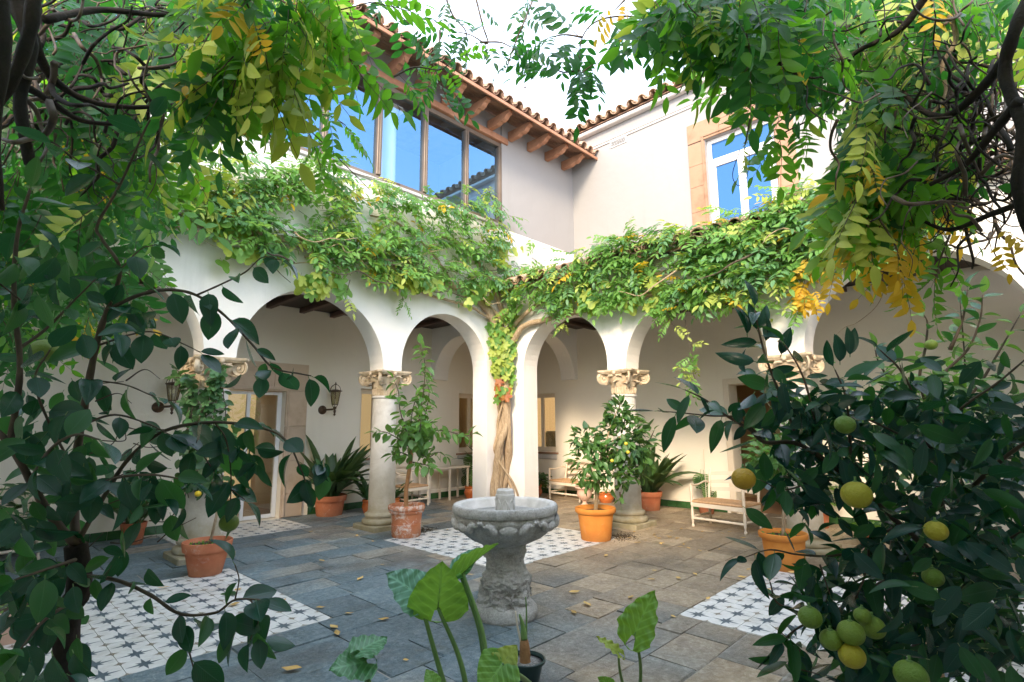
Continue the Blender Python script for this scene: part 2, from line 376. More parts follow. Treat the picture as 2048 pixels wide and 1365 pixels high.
M['l_pot'] = leafm('potted_leaf', (.05, .13, .04), (.11, .23, .07), .3, .38)
M['l_pot_d'] = leafm('potted_leaf_dark', (.025, .075, .03), (.05, .13, .045), .22, .34)
M['l_asp'] = leafm('strap_leaf', (.03, .075, .03), (.075, .14, .055), .2, .36, vs=2)
M['l_w1'] = leafm('wisteria_green', (.09, .23, .045), (.17, .35, .08), .42, .5, (.36, .62, .10))
M['l_w2'] = leafm('wisteria_blue_green', (.08, .20, .08), (.15, .31, .13), .36, .48, (.25, .52, .15))
M['l_w3'] = leafm('wisteria_lime', (.34, .44, .09), (.46, .54, .13), .45, .5, (.55, .65, .06))
M['l_y'] = leafm('wisteria_yellow', (.55, .34, .02), (.70, .47, .03), .5, .5, (.95, .62, .04))
M['l_red'] = leafm('ivy_russet', (.32, .08, .03), (.42, .20, .05), .35, .5, (.6, .22, .05))
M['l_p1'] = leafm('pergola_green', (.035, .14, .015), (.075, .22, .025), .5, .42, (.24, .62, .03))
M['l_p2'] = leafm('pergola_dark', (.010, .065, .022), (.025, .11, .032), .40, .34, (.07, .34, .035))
M['l_aloc'] = leafm('elephant_ear', (.10, .25, .04), (.17, .36, .06), .4, .35, (.30, .58, .05), .8, vs=7, vw=.8)
M['l_alocb'] = leafm('elephant_ear_blue', (.10, .27, .19), (.19, .38, .29), .25, .35, (.2, .45, .2), .95, vs=7, vw=.8)
M['l_alocd'] = leafm('elephant_ear_deep', (.05, .16, .07), (.09, .24, .11), .25, .33, (.15, .4, .08), .9, vs=7, vw=.8)
M['stalk'] = generic('green_stalk', (.10, .20, .05), (.18, .30, .09), 5, .5, .1)
M['fruit_o'] = generic('orange_peel', (.62, .33, .02), (.72, .42, .04), 5, .4, .8, 200, .004)
M['fruit_y'] = generic('yellow_green_peel', (.42, .40, .03), (.60, .46, .04), 5, .4, .8, 200, .004)
M['fruit_g'] = generic('green_peel', (.13, .24, .03), (.24, .32, .04), 5, .4, .8, 200, .004)
M['lemon'] = generic('lemon_peel', (.68, .46, .02), (.78, .55, .03), 5, .4, .2, 100, .002)
M['fallen'] = generic('fallen_leaf_yellow', (.50, .30, .08), (.70, .48, .18), 6, .7, .2, rnd=.5)
M['art_red'] = generic('red_picture', (.55, .08, .03), (.60, .12, .05), 6, .6, 0)
M['art_dark'] = generic('dark_chair_cloth', (.10, .10, .08), (.30, .28, .18), 9, .8, .2)
# ================================================================== SETTING
U0, V0, U1, V1, TW = 7.606, 7.521, 10.083, 9.837, .40
g = MB(); g.box((-14, -14, -.30), (24, 24, -.045)); ground = g.build('ground', M['mortar']); tag(ground, kind='structure')
pave = thing('courtyard_paving', None, None); tag(pave, kind='structure')
bed = MB(); bed.box((-3.2, -3.2, -.045), (10.0, 9.8, -.012)); bed.build('mortar_bed', M['mortar'], pave)
# star-tile panels: (u0, v0, nu, nv)
TS = .24
panels = [('left', .05, 4.47, 10, 10), ('middle', 4.50, 4.47, 10, 10), ('right', 4.50, -.04, 10, 10), ('door', 2.40, 8.60, 8, 5)]
def in_panel(x0, y0, x1, y1):
    for _, a, b, n, k in panels:
        if x1 > a+.02 and x0 < a+n*TS-.02 and y1 > b+.02 and y0 < b+k*TS-.02: return True
    return False
def star(cx, cy, ro, ri, n, ph, elong=1):
    P = []
    for k in range(2*n):
        r = (ro if (k//2) % 2 == 0 else ro*elong) if k % 2 == 0 else ri
        a = PI*k/n + ph; P.append((cx+r*math.cos(a), cy+r*math.sin(a)))
    return P
def tilemesh():
    b = MB(); e = TS/2-.0016; h = .004
    b.bbox((-e, -e, -.012), (e, e, 0), .0012, 0)
    def flat(P, z, m): b.add([(x, y, z) for x, y in P], [tuple(range(len(P)))], m)
    P = star(0, 0, .118, .034, 8, 0, .56); 
    for k in range(16):          # fan of the big star
        p, q = P[k], P[(k+1) % 16]; b.add([(0, 0, .0008), (*p, .0008), (*q, .0008)], [(0, 1, 2)], 1)
    for sx in (-1, 1):
        for sy in (-1, 1):
            c = (sx*e, sy*e); Q = [(-sx*.040, 0), (-sx*.012, -sy*.010), (-sx*.026, -sy*.026), (-sx*.010, -sy*.012), (0, -sy*.040)]
            vs = [(c[0], c[1], .0008)] + [(c[0]+q[0], c[1]+q[1], .0008) for q in Q]
            f = [(0, i, i+1) for i in range(1, 5)]
            if sx*sy < 0: f = [x[::-1] for x in f]
            b.add(vs, f, 2)
    return b.mesh('star_tile', [M['tile_w'], M['tile_d'], M['tile_o']])
tm = tilemesh(); rr = random.Random(3)
for nm, a, b_, nu, nv in panels:
    for i in range(nu):
        for j in range(nv):
            o = link('star_tile', tm, pave, Matrix.Translation((a+(i+.5)*TS, b_+(j+.5)*TS, rr.uniform(-.0012, .0012))) @ Matrix.Rotation(rr.choice((0, PI/2, PI, 3*PI/2)), 4, 'Z'))
# slate slabs, courses running along u
sm = MB(); sm.bbox((-.5, -.5, -.5), (.5, .5, .5), .03)
slabm = []
for k in range(5):
    q = MB(); q.bbox((-.5, -.5, -.02), (.5, .5, .02), .010)
    for i in range(len(q.v)):
        x, y, z = q.v[i]; q.v[i] = (x+rr.uniform(-.016, .012), y+rr.uniform(-.022, .018), z+rr.uniform(-.002, .002))
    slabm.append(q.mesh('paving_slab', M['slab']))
slabs = []
v = -3.1
while v < 9.8:
    dv = rr.choice((.36, .42, .45, .50)); 
    for lim in (4.47, 6.87, 2.36, -.04, 8.6):
        if v < lim < v+dv+.14: dv = lim-v; break
    if dv < .2: dv = max(dv, .05)
    u = -3.1 + rr.uniform(-.4, 0)
    while u < 9.98:
        du = rr.uniform(.40, .78)
        for a in (.05, 2.45, 4.50, 6.90, 2.40, 4.32):
            if u < a < u+du+.16 and (in_panel(a+.01, v+.01, a+.05, v+dv-.01) or in_panel(a-.05, v+.01, a-.01, v+dv-.01)): du = a-u; break
        if not in_panel(u, v, u+du, v+dv) and du > .03: slabs.append((u, v, du, dv))
        u += du
    v += dv
def slabsize(s):
    c = Vector((s[0]+s[2]/2, s[1]+s[3]/2, 0)) - CAM; D = c.dot(FW)
    if D < .5: return 0
    x = c.dot(RT2)/D*FPX; y = -c.dot(UP2)/D*FPX
    if abs(x) > W0/2+120 or abs(y) > H0/2+150: return 0
    return s[2]*s[3]/D**3
slabs.sort(key=slabsize, reverse=True)
rest = MB()
for k, (u, v, du, dv) in enumerate(slabs):
    gap = rr.uniform(.004, .016); dz = rr.uniform(-.005, .005)
    if k < 300:
        T = Matrix.Translation((u+du/2, v+dv/2, -.014+dz-.006)) @ Matrix.Rotation(rr.uniform(-.004, .004), 4, 'X') @ Matrix.Rotation(rr.uniform(-.006, .006), 4, 'Y') @ Matrix.Diagonal((du-gap, dv-gap, 1, 1))
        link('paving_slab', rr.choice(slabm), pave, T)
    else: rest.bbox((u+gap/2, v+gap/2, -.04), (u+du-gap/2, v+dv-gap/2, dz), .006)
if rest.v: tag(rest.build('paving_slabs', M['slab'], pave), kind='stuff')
# fallen leaves
fl = []
for k in range(3):
    q = MB(); q.add([(-.03, 0, .002), (-.01, -.012, .006), (.015, -.011, .004), (.035, 0, .009), (.015, .012, .003), (-.01, .012, .007)], [(0, 1, 2, 3), (0, 3, 4, 5)])
    q.v = [(x*(1+.2*k), y*(1+.3*k), z+.002*k) for x, y, z in q.v]; fl.append(q.mesh('fallen_leaf', M['fallen']))
def drop(u, v, s=1):
    o = link('fallen_leaf', rr.choice(fl), None, Matrix.Translation((u, v, .009)) @ Matrix.Rotation(rr.uniform(0, 6.3), 4, 'Z') @ Matrix.Rotation(rr.uniform(-.2, .2), 4, 'X') @ Matrix.Scale(s*rr.uniform(.8, 1.3), 4))
    tag(o, 'small dry yellow leaf lying fallen on the dark courtyard paving', 'fallen leaf', 'fallen leaves scattered on the paving')
for k in range(36): drop(rr.uniform(5.2, 8.3), rr.uniform(1.8, 4.3))
for k in range(16): drop(rr.gauss(7.1, .3), rr.gauss(4.1, .25), .8)
for k in range(30): drop(rr.uniform(1.2, 6), rr.uniform(2.2, 8.3))
for x, y in [(1175, 1212), (1147, 1228), (1148, 1187), (640, 1218), (585, 1342), (1390, 1151), (720, 1160), (560, 1285)]:
    p = onplane(x, y, 2, 0); drop(p.x, p.y, 1.5)

# ================================================================== BUILDINGS
def strip_wall(name, P, ztop, ax, d0, d1, mats, parent, m=0):
    """wall whose lower edge follows polyline P of (s, z); runs along u (ax 0) or v (ax 1); thickness d0..d1"""
    b = MB()
    def pt(s, d, z): return (s, d, z) if ax == 0 else (d, s, z)
    for (s0, z0), (s1, z1) in zip(P[:-1], P[1:]):
        if abs(s1-s0) > 1e-6:
            for d, fl_ in ((d0, 0), (d1, 1)):
                q = [pt(s0, d, z0), pt(s1, d, z1), pt(s1, d, ztop), pt(s0, d, ztop)]
                b.add(q if fl_ == 0 else q[::-1], [(0, 1, 2, 3)])
            b.add([pt(s0, d0, ztop), pt(s1, d0, ztop), pt(s1, d1, ztop), pt(s0, d1, ztop)], [(0, 1, 2, 3)])
        b.add([pt(s0, d0, z0), pt(s0, d1, z0), pt(s1, d1, z1), pt(s1, d0, z1)], [(0, 1, 2, 3)], m)
    for (s, z) in (P[0], P[-1]): b.add([pt(s, d0, z), pt(s, d1, z), pt(s, d1, ztop), pt(s, d0, ztop)], [(0, 1, 2, 3)])
    return b.build(name, mats, parent, ang=30)
def arc(c, r, zs, n=28, rev=False):
    P = [(c - r*math.cos(PI*k/n), zs + r*math.sin(PI*k/n)) for k in range(n+1)]
    return P[::-1] if rev else P
def hole_wall(name, s0, s1, z0, z1, holes, ax, d0, d1, mat, parent):
    b = MB(); S = sorted({s0, s1, *[h[0] for h in holes], *[h[1] for h in holes]}); Z = sorted({z0, z1, *[h[2] for h in holes], *[h[3] for h in holes]})
    pt = lambda s, d, z: (s, d, z) if ax == 0 else (d, s, z)
    def solid(i, j):
        if not (0 <= i < len(S)-1 and 0 <= j < len(Z)-1): return False
        a, c = (S[i]+S[i+1])/2, (Z[j]+Z[j+1])/2
        return not any(h[0] < a < h[1] and h[2] < c < h[3] for h in holes)
    for i in range(len(S)-1):
        for j in range(len(Z)-1):
            if not solid(i, j): continue
            a, c, e, f = S[i], S[i+1], Z[j], Z[j+1]
            b.add([pt(a, d0, e), pt(c, d0, e), pt(c, d0, f), pt(a, d0, f)], [(0, 1, 2, 3)]); b.add([pt(a, d1, e), pt(a, d1, f), pt(c, d1, f), pt(c, d1, e)], [(0, 1, 2, 3)])
            if not solid(i-1, j): b.add([pt(a, d0, e), pt(a, d0, f), pt(a, d1, f), pt(a, d1, e)], [(0, 1, 2, 3)])
            if not solid(i+1, j): b.add([pt(c, d0, e), pt(c, d1, e), pt(c, d1, f), pt(c, d0, f)], [(0, 1, 2, 3)])
            if not solid(i, j-1): b.add([pt(a, d0, e), pt(a, d1, e), pt(c, d1, e), pt(c, d0, e)], [(0, 1, 2, 3)])
            if not solid(i, j+1): b.add([pt(a, d0, f), pt(c, d0, f), pt(c, d1, f), pt(a, d1, f)], [(0, 1, 2, 3)])
    return b.build(name, mat, parent)
def boxp(name, a, b_, mat, parent, bev=0):
    q = MB(); (q.bbox(a, b_, bev) if bev else q.box(a, b_)); return q.build(name, mat, parent)

LW = thing('gallery_wing', 'white building wing with round arches below a tall glazed upper gallery, left of the corner', 'building')
RW = thing('gallery_wing', 'white building wing with round arches below a stone framed upper window, right of the corner', 'building')
# --- left arcade
P = [(-3.2, 2.5)]
for c, r, zs in ((-1.45, 1.10, 2.5), (1.10, 1.09, 2.5), (3.712, 1.13, 2.5), (6.18, .985, 2.64)):
    a_ = arc(c, r, zs)
    P += [(a_[0][0], 2.5)] + a_ + ([(a_[-1][0], 2.5)] if c < 6 else [(a_[-1][0], 0)])
P += [(8.006, 0), (8.006, 2.65)] + arc(8.983, .977, 2.65) + [(10.083, 2.65)]
strip_wall('arcade_wall', P, 5.66, 0, V0, V0+TW, [M['plaster']], LW)
# --- right arcade (butts against the left one)
P = [(V0-.001, 0), (6.97, 0)] + arc(6.01, .96, 2.64, rev=True) + [(5.05, 2.5), (4.70, 2.5)] + arc(3.59, 1.11, 2.5, rev=True) + [(2.48, 2.5), (2.03, 2.5)] + arc(.915, 1.115, 2.5, rev=True) + [(-.2, 2.5), (-.6, 2.5)] + arc(-1.75, 1.15, 2.5, rev=True) + [(-3.2, 2.5)]
strip_wall('arcade_wall', P, 4.22, 1, U0, U0+TW, [M['plaster']], RW)
# transverse arch in the plane u = U0 over the left gallery
P = [(V0+TW+.001, 2.65)] + arc(V0+TW+.001+.9, .9, 2.65) + [(V1, 2.65)]
strip_wall('transverse_arch', P, 3.83, 1, U0, U0+TW, [M['plaster']], LW)
# --- back walls
WH = 3.80
hw = [(3.10, 4.28, 0, 2.25), (5.82, 6.62, .97, 2.37), (8.45, 9.34, .97, 2.37)]
hole_wall('back_wall', -3.2, U1, -.02, WH+.07, hw, 0, V1, V1+.35, M['plaster_in'], LW)
hr = [(8.22, 9.24, .97, 2.37), (3.1, 4.02, 0, 2.33), (2.86, 4.17, 5.36, 7.32)]
hole_wall('back_wall', -3.2, V1, -.02, WH+.2, hr[:2], 1, U1, U1+.35, M['plaster_in'], RW)
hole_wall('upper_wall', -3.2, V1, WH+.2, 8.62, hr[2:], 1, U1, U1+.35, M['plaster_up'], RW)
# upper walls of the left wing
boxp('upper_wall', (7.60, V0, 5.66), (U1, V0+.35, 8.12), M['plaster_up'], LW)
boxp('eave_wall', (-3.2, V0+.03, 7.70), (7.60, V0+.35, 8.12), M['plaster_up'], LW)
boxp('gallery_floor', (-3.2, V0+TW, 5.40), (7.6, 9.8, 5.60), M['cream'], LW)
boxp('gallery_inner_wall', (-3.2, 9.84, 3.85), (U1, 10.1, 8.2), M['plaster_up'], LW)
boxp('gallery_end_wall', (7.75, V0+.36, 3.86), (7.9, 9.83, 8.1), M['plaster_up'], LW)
boxp('gallery_ceiling', (-3.2, V0+.36, 7.95), (7.74, 9.83, 8.0), M['wood_board'], LW)
# header beam, sill, mullions, panes
boxp('header_beam', (-3.2, V0-.05, 7.565), (7.76, V0+.10, 7.70), M['wood_eave'], LW, .01)
boxp('window_sill', (-3.2, V0-.05, 5.665), (7.60, V0+.30, 5.72), M['mould'], LW, .008)
fr = boxp('window_frame', (-3.2, V0+.02, 7.47), (7.60, V0+.13, 7.56), M['metalframe'], LW, .006)
boxp('window_frame', (-3.2, V0+.02, 5.73), (7.60, V0+.13, 5.81), M['metalframe'], LW, .006)
ms = [7.56, 6.63, 5.62, 4.64, 3.66, 2.68, 1.7, .72, -.26, -1.24, -2.22, -3.16]
for u in ms:
    b = MB(); b.bbox((u-.045, V0, 5.815), (u+.045, V0+.14, 7.465), .006); b.bbox((u-.012, V0-.016, 5.82), (u+.012, V0-.002, 7.46), .003); b.build('mullion', M['metalframe'], LW)
for u, u2 in zip(ms[1:], ms[:-1]):
    b = MB(); b.add([(u+.046, V0+.07, 5.81), (u2-.046, V0+.07, 5.81), (u2-.046, V0+.07, 7.47), (u+.046, V0+.07, 7.47)], [(0, 1, 2, 3)]); b.build('pane', M['glass_up'], LW)
# eave brackets and boards
q = MB(); prof = [(0, .17), (0, -.02), (-.28, -.02), (-.36, .015), (-.42, .0), (-.50, .03), (-.55, .08), (-.62, .10), (-.62, .17)]
n = len(prof); hwid = .055
q.add([(-hwid, y, z) for y, z in prof] + [(hwid, y, z) for y, z in prof], [tuple(range(n))[::-1], tuple(range(n, 2*n))] + [(i, (i+1) % n, n+(i+1) % n, n+i) for i in range(n)])
bm_ = q.mesh('eave_bracket', M['wood_eave'])
u = 9.68; 
while u > -3:
    link('eave_bracket', bm_, LW, Matrix.Translation((u, V0-.01, 7.715))); u -= .615
sl = math.tan(math.radians(19)); EV, EZ = 6.80, 7.90
for k in range(5):
    y0 = V0-.055-k*.125
    b = MB(); z = lambda y: EZ + (y-EV)*sl - .035
    b.add([(-3.2, y0-.118, z(y0-.118)), (U1+.16, y0-.118, z(y0-.118)), (U1+.16, y0, z(y0)), (-3.2, y0, z(y0)), (-3.2, y0-.118, z(y0-.118)+.02), (U1+.16, y0-.118, z(y0-.118)+.02), (U1+.16, y0, z(y0)+.02), (-3.2, y0, z(y0)+.02)],
          [(0, 3, 2, 1), (4, 5, 6, 7), (0, 1, 5, 4), (2, 3, 7, 6), (1, 2, 6, 5), (3, 0, 4, 7)]); b.build('eave_board', M['wood_board'], LW)
boxp('fascia', (-3.2, EV-.035, EZ-.075), (U1+.18, EV-.005, EZ-.005), M['wood_eave'], LW, .006)
# roof slab (under the tiles)
b = MB(); zt = lambda y: EZ + (y-EV)*sl
b.add([(-3.2, EV, zt(EV)), (U1+.1, EV, zt(EV)), (U1+.1, 10.2, zt(10.2)), (-3.2, 10.2, zt(10.2)), (-3.2, EV, zt(EV)-.012), (U1+.1, EV, zt(EV)-.012), (U1+.1, 10.2, zt(10.2)-.012), (-3.2, 10.2, zt(10.2)-.012)],
      [(0, 1, 2, 3), (4, 7, 6, 5), (0, 4, 5, 1), (2, 6, 7, 3), (1, 5, 6, 2), (3, 7, 4, 0)]); b.build('roof_deck', M['tile_pan'], LW)
def barrel(name, r0, r1, L, th, mat, n=7, inv=False, span=PI):
    b = MB(); vs = []
    for (r, x) in ((r0, 0), (r0-th, 0), (r1, L), (r1-th, L)):
        for k in range(n+1):
            a = (PI-span)/2 + span*k/n; y, z = r*math.cos(a), r*math.sin(a)
            if inv: z = r0 - z
            vs.append((x, y, z))
    m = n+1; f = []
    for k in range(n):
        f += [(k, k+1, 2*m+k+1, 2*m+k), (m+k, 3*m+k, 3*m+k+1, m+k+1), (k, m+k, m+k+1, k+1), (2*m+k, 2*m+k+1, 3*m+k+1, 3*m+k)]
    f += [(0, 2*m, 3*m, m), (n, m+n, 3*m+n, 2*m+n)]
    if inv: f = [x[::-1] for x in f]
    b.add(vs, f); return b.mesh(name, mat, ang=40)
cover = barrel('roof_tile', .108, .088, .44, .017, M['tile_roof']); pan = barrel('roof_tile', .10, .085, .44, .016, M['tile_pan'], inv=True)
cover2 = barrel('roof_tile', .105, .085, .44, .017, M['tile_up']); pan2 = barrel('roof_tile', .10, .085, .44, .016, M['tile_up'], inv=True)
rr = random.Random(11)
def courses(parent, start, end, pitch, axis, edge, ez, ncourse, slope, cov, pn, lift=.03, maxparts=280, pans=True):
    """tiles whose eave runs from start to end along axis; slope rises away from the court"""
    cnt = 0; stuff = {}
    cs, sn = math.cos(slope), math.sin(slope)
    for c in range(ncourse):
        s = start; i = 0
        while s < end:
            for kind in ((0, 1) if pans else (0,)):
                ss = s + (pitch/2 if kind else 0); me = pn if kind else cov
                d = c*.36 - (.05 if kind == 0 else .02) + rr.uniform(-.012, .012); h = lift + (.045 if kind == 0 else -.012) + c*.0
                if axis == 0:   # eave along u, rises towards +v
                    X = Vector((rr.uniform(-.03, .03), cs, sn+.03)); pos = Vector((ss, edge + d*cs, ez + d*sn + h))
                else:
                    X = Vector((cs, rr.uniform(-.03, .03), sn+.03)); pos = Vector((edge + d*cs, ss, ez + d*sn + h))
                Zv = Vector((0, -sn, cs)) if axis == 0 else Vector((-sn, 0, cs))
                m_ = basis(pos, X, Zv, 1)
                if cnt < maxparts: link('roof_tile', me, parent, m_); cnt += 1
                else: stuff.setdefault(me.name, (me, []))[1].append(m_)
            s += pitch; i += 1
    for me, ms_ in stuff.values():
        o = link('roof_tiles', join_inst('roof_tiles', me, ms_), parent); tag(o, kind='stuff')
def mesh_arrays(me):
    nv = len(me.vertices); co = np.empty(nv*3, np.float32); me.vertices.foreach_get('co', co)
    li = np.empty(len(me.loops), np.int32); me.loops.foreach_get('vertex_index', li)
    ls = np.empty(len(me.polygons), np.int32); me.polygons.foreach_get('loop_start', ls)
    lt = np.empty(len(me.polygons), np.int32); me.polygons.foreach_get('loop_total', lt)
    mi = np.empty(len(me.polygons), np.int32); me.polygons.foreach_get('material_index', mi)
    sm_ = np.empty(len(me.polygons), bool); me.polygons.foreach_get('use_smooth', sm_)
    uv = None
    if me.uv_layers:
        uv = np.empty(len(me.loops)*2, np.float32); me.uv_layers[0].data.foreach_get('uv', uv)
    return co.reshape(-1, 3), li, ls, lt, mi, sm_, uv
def join_inst(name, me, mats): return join_many(name, [(me, mats)])
def join_many(name, pairs):
    V, LI, LS, LT, MI, SM, UV = [], [], [], [], [], [], []; vo = lo = 0; mats = []
    for me, ms_ in pairs:
        co, li, ls, lt, mi, s_, uv = mesh_arrays(me); k = len(ms_)
        A = np.array([[list(r_) for r_ in m_] for m_ in ms_], np.float32)
        V.append((np.einsum('kij,nj->kni', A[:, :3, :3], co) + A[:, None, :3, 3]).reshape(-1, 3))
        LI.append((li[None] + (np.arange(k)*len(co))[:, None] + vo).ravel()); LS.append((ls[None] + (np.arange(k)*len(li))[:, None] + lo).ravel())
        LT.append(np.tile(lt, k)); SM.append(np.tile(s_, k))
        idx = []
        for mt in me.materials:
            if mt not in mats: mats.append(mt)
            idx.append(mats.index(mt))
        MI.append(np.tile(np.array(idx)[mi], k)); UV.append(np.tile(uv, k) if uv is not None else np.zeros(len(li)*2*k, np.float32))
        vo += len(co)*k; lo += len(li)*k
    out = bpy.data.meshes.new(name); V = np.concatenate(V); LI = np.concatenate(LI); LS = np.concatenate(LS)
    out.vertices.add(len(V)); out.loops.add(len(LI)); out.polygons.add(len(LS))
    out.vertices.foreach_set('co', V.ravel()); out.loops.foreach_set('vertex_index', LI.astype(np.int32)); out.polygons.foreach_set('loop_start', LS.astype(np.int32))
    out.polygons.foreach_set('material_index', np.concatenate(MI).astype(np.int32)); out.polygons.foreach_set('use_smooth', np.concatenate(SM))
    ul = out.uv_layers.new(name='UVMap'); ul.data.foreach_set('uv', np.concatenate(UV).astype(np.float32))
    for mt in mats: out.materials.append(mt)
    out.update(calc_edges=True); out.validate(); return out
courses(LW, -3.0, U1+.30, .272, 0, EV, EZ, 4, math.radians(19), cover, pan)
# broken painted end of the eave
b = MB(); b.ball((U1+.33, EV+.10, EZ+.02), .10, 10, 6, 0, (1, 1.6, .7)); b.build('verge_mortar', M['terra_orange'], LW, smooth=True)
# lean-to roof over the right arcade
LS_ = math.atan2(5.24-4.26, U1-7.34)
b = MB(); z0, z1 = 4.26, 5.24
b.add([(7.34, -3.2, z0), (U1, -3.2, z1), (U1, V0-.002, z1), (7.34, V0-.002, z0), (7.34, -3.2, z0-.06), (U1, -3.2, z1-.06), (U1, V0-.002, z1-.06), (7.34, V0-.002, z0-.06)],
      [(0, 1, 2, 3), (4, 7, 6, 5), (0, 4, 5, 1), (2, 6, 7, 3), (1, 5, 6, 2), (3, 7, 4, 0)]); b.build('lean_to_roof_deck', M['tile_pan'], RW)
courses(RW, -3.0, V0-.1, .27, 1, 7.32, z0, 8, LS_, cover, pan, maxparts=150)
# upper roof of the right wing with cornice
courses(RW, -3.0, 7.42, .28, 1, 9.86, 8.62, 3, math.radians(17), cover2, pan2, lift=.02, maxparts=150)
b = MB(); sl2 = math.tan(math.radians(17))
b.add([(9.90, -3.2, 8.615), (12.5, -3.2, 8.615+2.6*sl2), (12.5, 7.50, 8.615+2.6*sl2), (9.90, 7.50, 8.615), (9.90, -3.2, 8.60), (12.5, -3.2, 8.60+2.6*sl2), (12.5, 7.5, 8.60+2.6*sl2), (9.90, 7.5, 8.60)],
      [(0, 1, 2, 3), (4, 7, 6, 5), (0, 4, 5, 1), (2, 6, 7, 3), (1, 5, 6, 2), (3, 7, 4, 0)]); b.build('roof_deck', M['tile_pan'], RW)
boxp('eave_moulding', (9.93, -3.2, 8.50), (U1-.001, 7.51, 8.598), M['mould'], RW, .02)
boxp('cornice', (U1-.045, -3.2, 8.18), (U1-.001, 7.51, 8.24), M['mould'], RW, .012)
boxp('cornice', (U1-.025, -3.2, 8.13), (U1-.001, 7.51, 8.178), M['mould'], RW, .006)
b = MB(); b.bbox((U1-.02, 5.96, 7.98), (U1-.001, 6.40, 8.13), .004); vt = b.build('vent', M['white_paint'], RW)
for k in range(4): boxp('vent_slot', (U1-.026, 5.99, 8.0+k*.031), (U1-.0205, 6.37, 8.016+k*.031), M['dark'], vt)
# --- galleries: ceilings, beams, skirting tiles
for (nm, a, b_, W_) in (('l', (-3.2, V0+TW, WH+.03), (U1, V1-.002, WH+.06), LW), ('r', (U0+TW, -3.2, WH+.03), (U1-.002, V0+TW-.01, WH+.06), RW)):
    boxp('gallery_ceiling_board', a, b_, M['wood_dark'], W_)
u = -3.0
while u < 7.3: boxp('ceiling_beam', (u, V0+TW+.002, WH-.06), (u+.10, V1-.004, WH+.029), M['wood_beam'], LW, .008); u += .62
v = -3.0
while v < 7.2: boxp('ceiling_beam', (U0+TW+.002, v, WH-.06), (U1-.004, v+.10, WH+.029), M['wood_beam'], RW, .008); v += .62
gt = MB(); gt.bbox((.0015, -.012, 0), (.1985, 0, .125), .003); gtm = gt.mesh('skirting_tile', M['greentile'])
u = -.4
while u < U1-.21:
    if not (2.70 < u+.1 < 4.72) and not (7.5 < u < 7.4): link('skirting_tile', gtm, LW, Matrix.Translation((u, V1-.001, 0)))
    u += .2
v = .2
while v < V1-.21:
    if not (2.95 < v+.1 < 4.2): link('skirting_tile', gtm, RW, Matrix.Translation((U1-.001, v+.2, 0)) @ Matrix.Rotation(-PI/2, 4, 'Z'))
    v += .2
# --- unseen walls added behind the viewer to cast the near courtyard's shade
for nm_, a_, c_ in (('left of', (-1.0, -1.0, -.02), (-.65, 9.8, 3.15)), ('right of', (-.648, -1.0, -.02), (10.0, -.65, 3.15))):
    gw = thing('added_shade_wall', 'added white shade wall with tiled coping, unseen behind and to the ' + nm_ + ' the viewer', 'wall')
    boxp('wall_body', a_, c_, M['plaster'], gw); boxp('coping', (a_[0]-.05, a_[1]-.05, 3.152), (c_[0]+.05, c_[1]+.05, 3.21), M['tile_roof'], gw, .02) if nm_ == 'left of' else boxp('coping', (-.59, a_[1]-.05, 3.152), (c_[0], c_[1]+.05, 3.21), M['tile_roof'], gw, .02)
# --- openings
def casement(parent, s0, s1, z0, z1, ax, d, mat, glass, fw=.055, leaves=2, transom=None, thick=.05, sill=True):
    """window set d deep in its wall; ax 0 = along u"""
    def B(sa, sb, za, zb, da, db, name, mt, par, bev=.004):
        if ax == 0: return boxp(name, (sa, da, za), (sb, db, zb), mt, par, bev)
        return boxp(name, (da, sa, za), (db, sb, zb), mt, par, bev)
    w_ = bpy.data.objects.new('window', None); COL.objects.link(w_); w_.parent = parent
    def F(sa, sb, za, zb, off=0): B(sa, sb, za, zb, d+off, d+off+thick, 'frame', mat, w_)
    e = .002
    F(s0+e, s0+fw, z0+e, z1-e); F(s1-fw, s1-e, z0+e, z1-e); F(s0+fw, s1-fw, z0+e, z0+fw*1.2); F(s0+fw, s1-fw, z1-fw, z1-e)
    zt_ = z1-fw
    if transom: F(s0+fw, s1-fw, transom-fw*.6, transom+fw*.6, -.004); zt_ = transom-fw*.6
    wd = (s1-s0-2*fw)/leaves
    for k in range(leaves):
        a = s0+fw+k*wd; b_ = a+wd
        for (x0, x1, y0, y1) in ((a+.002, a+fw*.8, z0+fw*1.2, zt_), (b_-fw*.8, b_-.002, z0+fw*1.2, zt_), (a+fw*.8, b_-fw*.8, z0+fw*1.2, z0+fw*2.1), (a+fw*.8, b_-fw*.8, zt_-fw*.8, zt_)):
            F(x0, x1, y0+.001, y1-.001, -.012)
        B(a+fw*.8, b_-fw*.8, z0+fw*2.1, zt_-fw*.8, d+.02, d+.024, 'pane', glass, w_, 0)
    if transom: B(s0+fw, s1-fw, transom+fw*.6, z1-fw, d+.02, d+.024, 'pane', glass, w_, 0)
    return w_
casement(LW, 5.82, 6.62, .97, 2.37, 0, V1+.14, M['cream'], M['glass_low'])
casement(LW, 8.45, 9.34, .97, 2.37, 0, V1+.14, M['cream'], M['glass_low'])
casement(RW, 8.22, 9.24, .97, 2.37, 1, U1+.14, M['cream'], M['glass_low'])
casement(RW, 2.86, 4.17, 5.36, 7.32, 1, U1+.10, M['white_paint'], M['glass_up2'], .085, 2, 6.84, .07)
for (a, b_, W_) in (((5.74, V1-.05, .925), (6.70, V1+.13, .968), LW), ((8.37, V1-.05, .925), (9.42, V1+.13, .968), LW)):
    boxp('window_ledge', a, b_, M['sandstone'], W_, .01); boxp('ledge_moulding', (a[0]+.03, V1-.035, .83), (b_[0]-.03, V1-.001, .924), M['mould'], W_, .02)
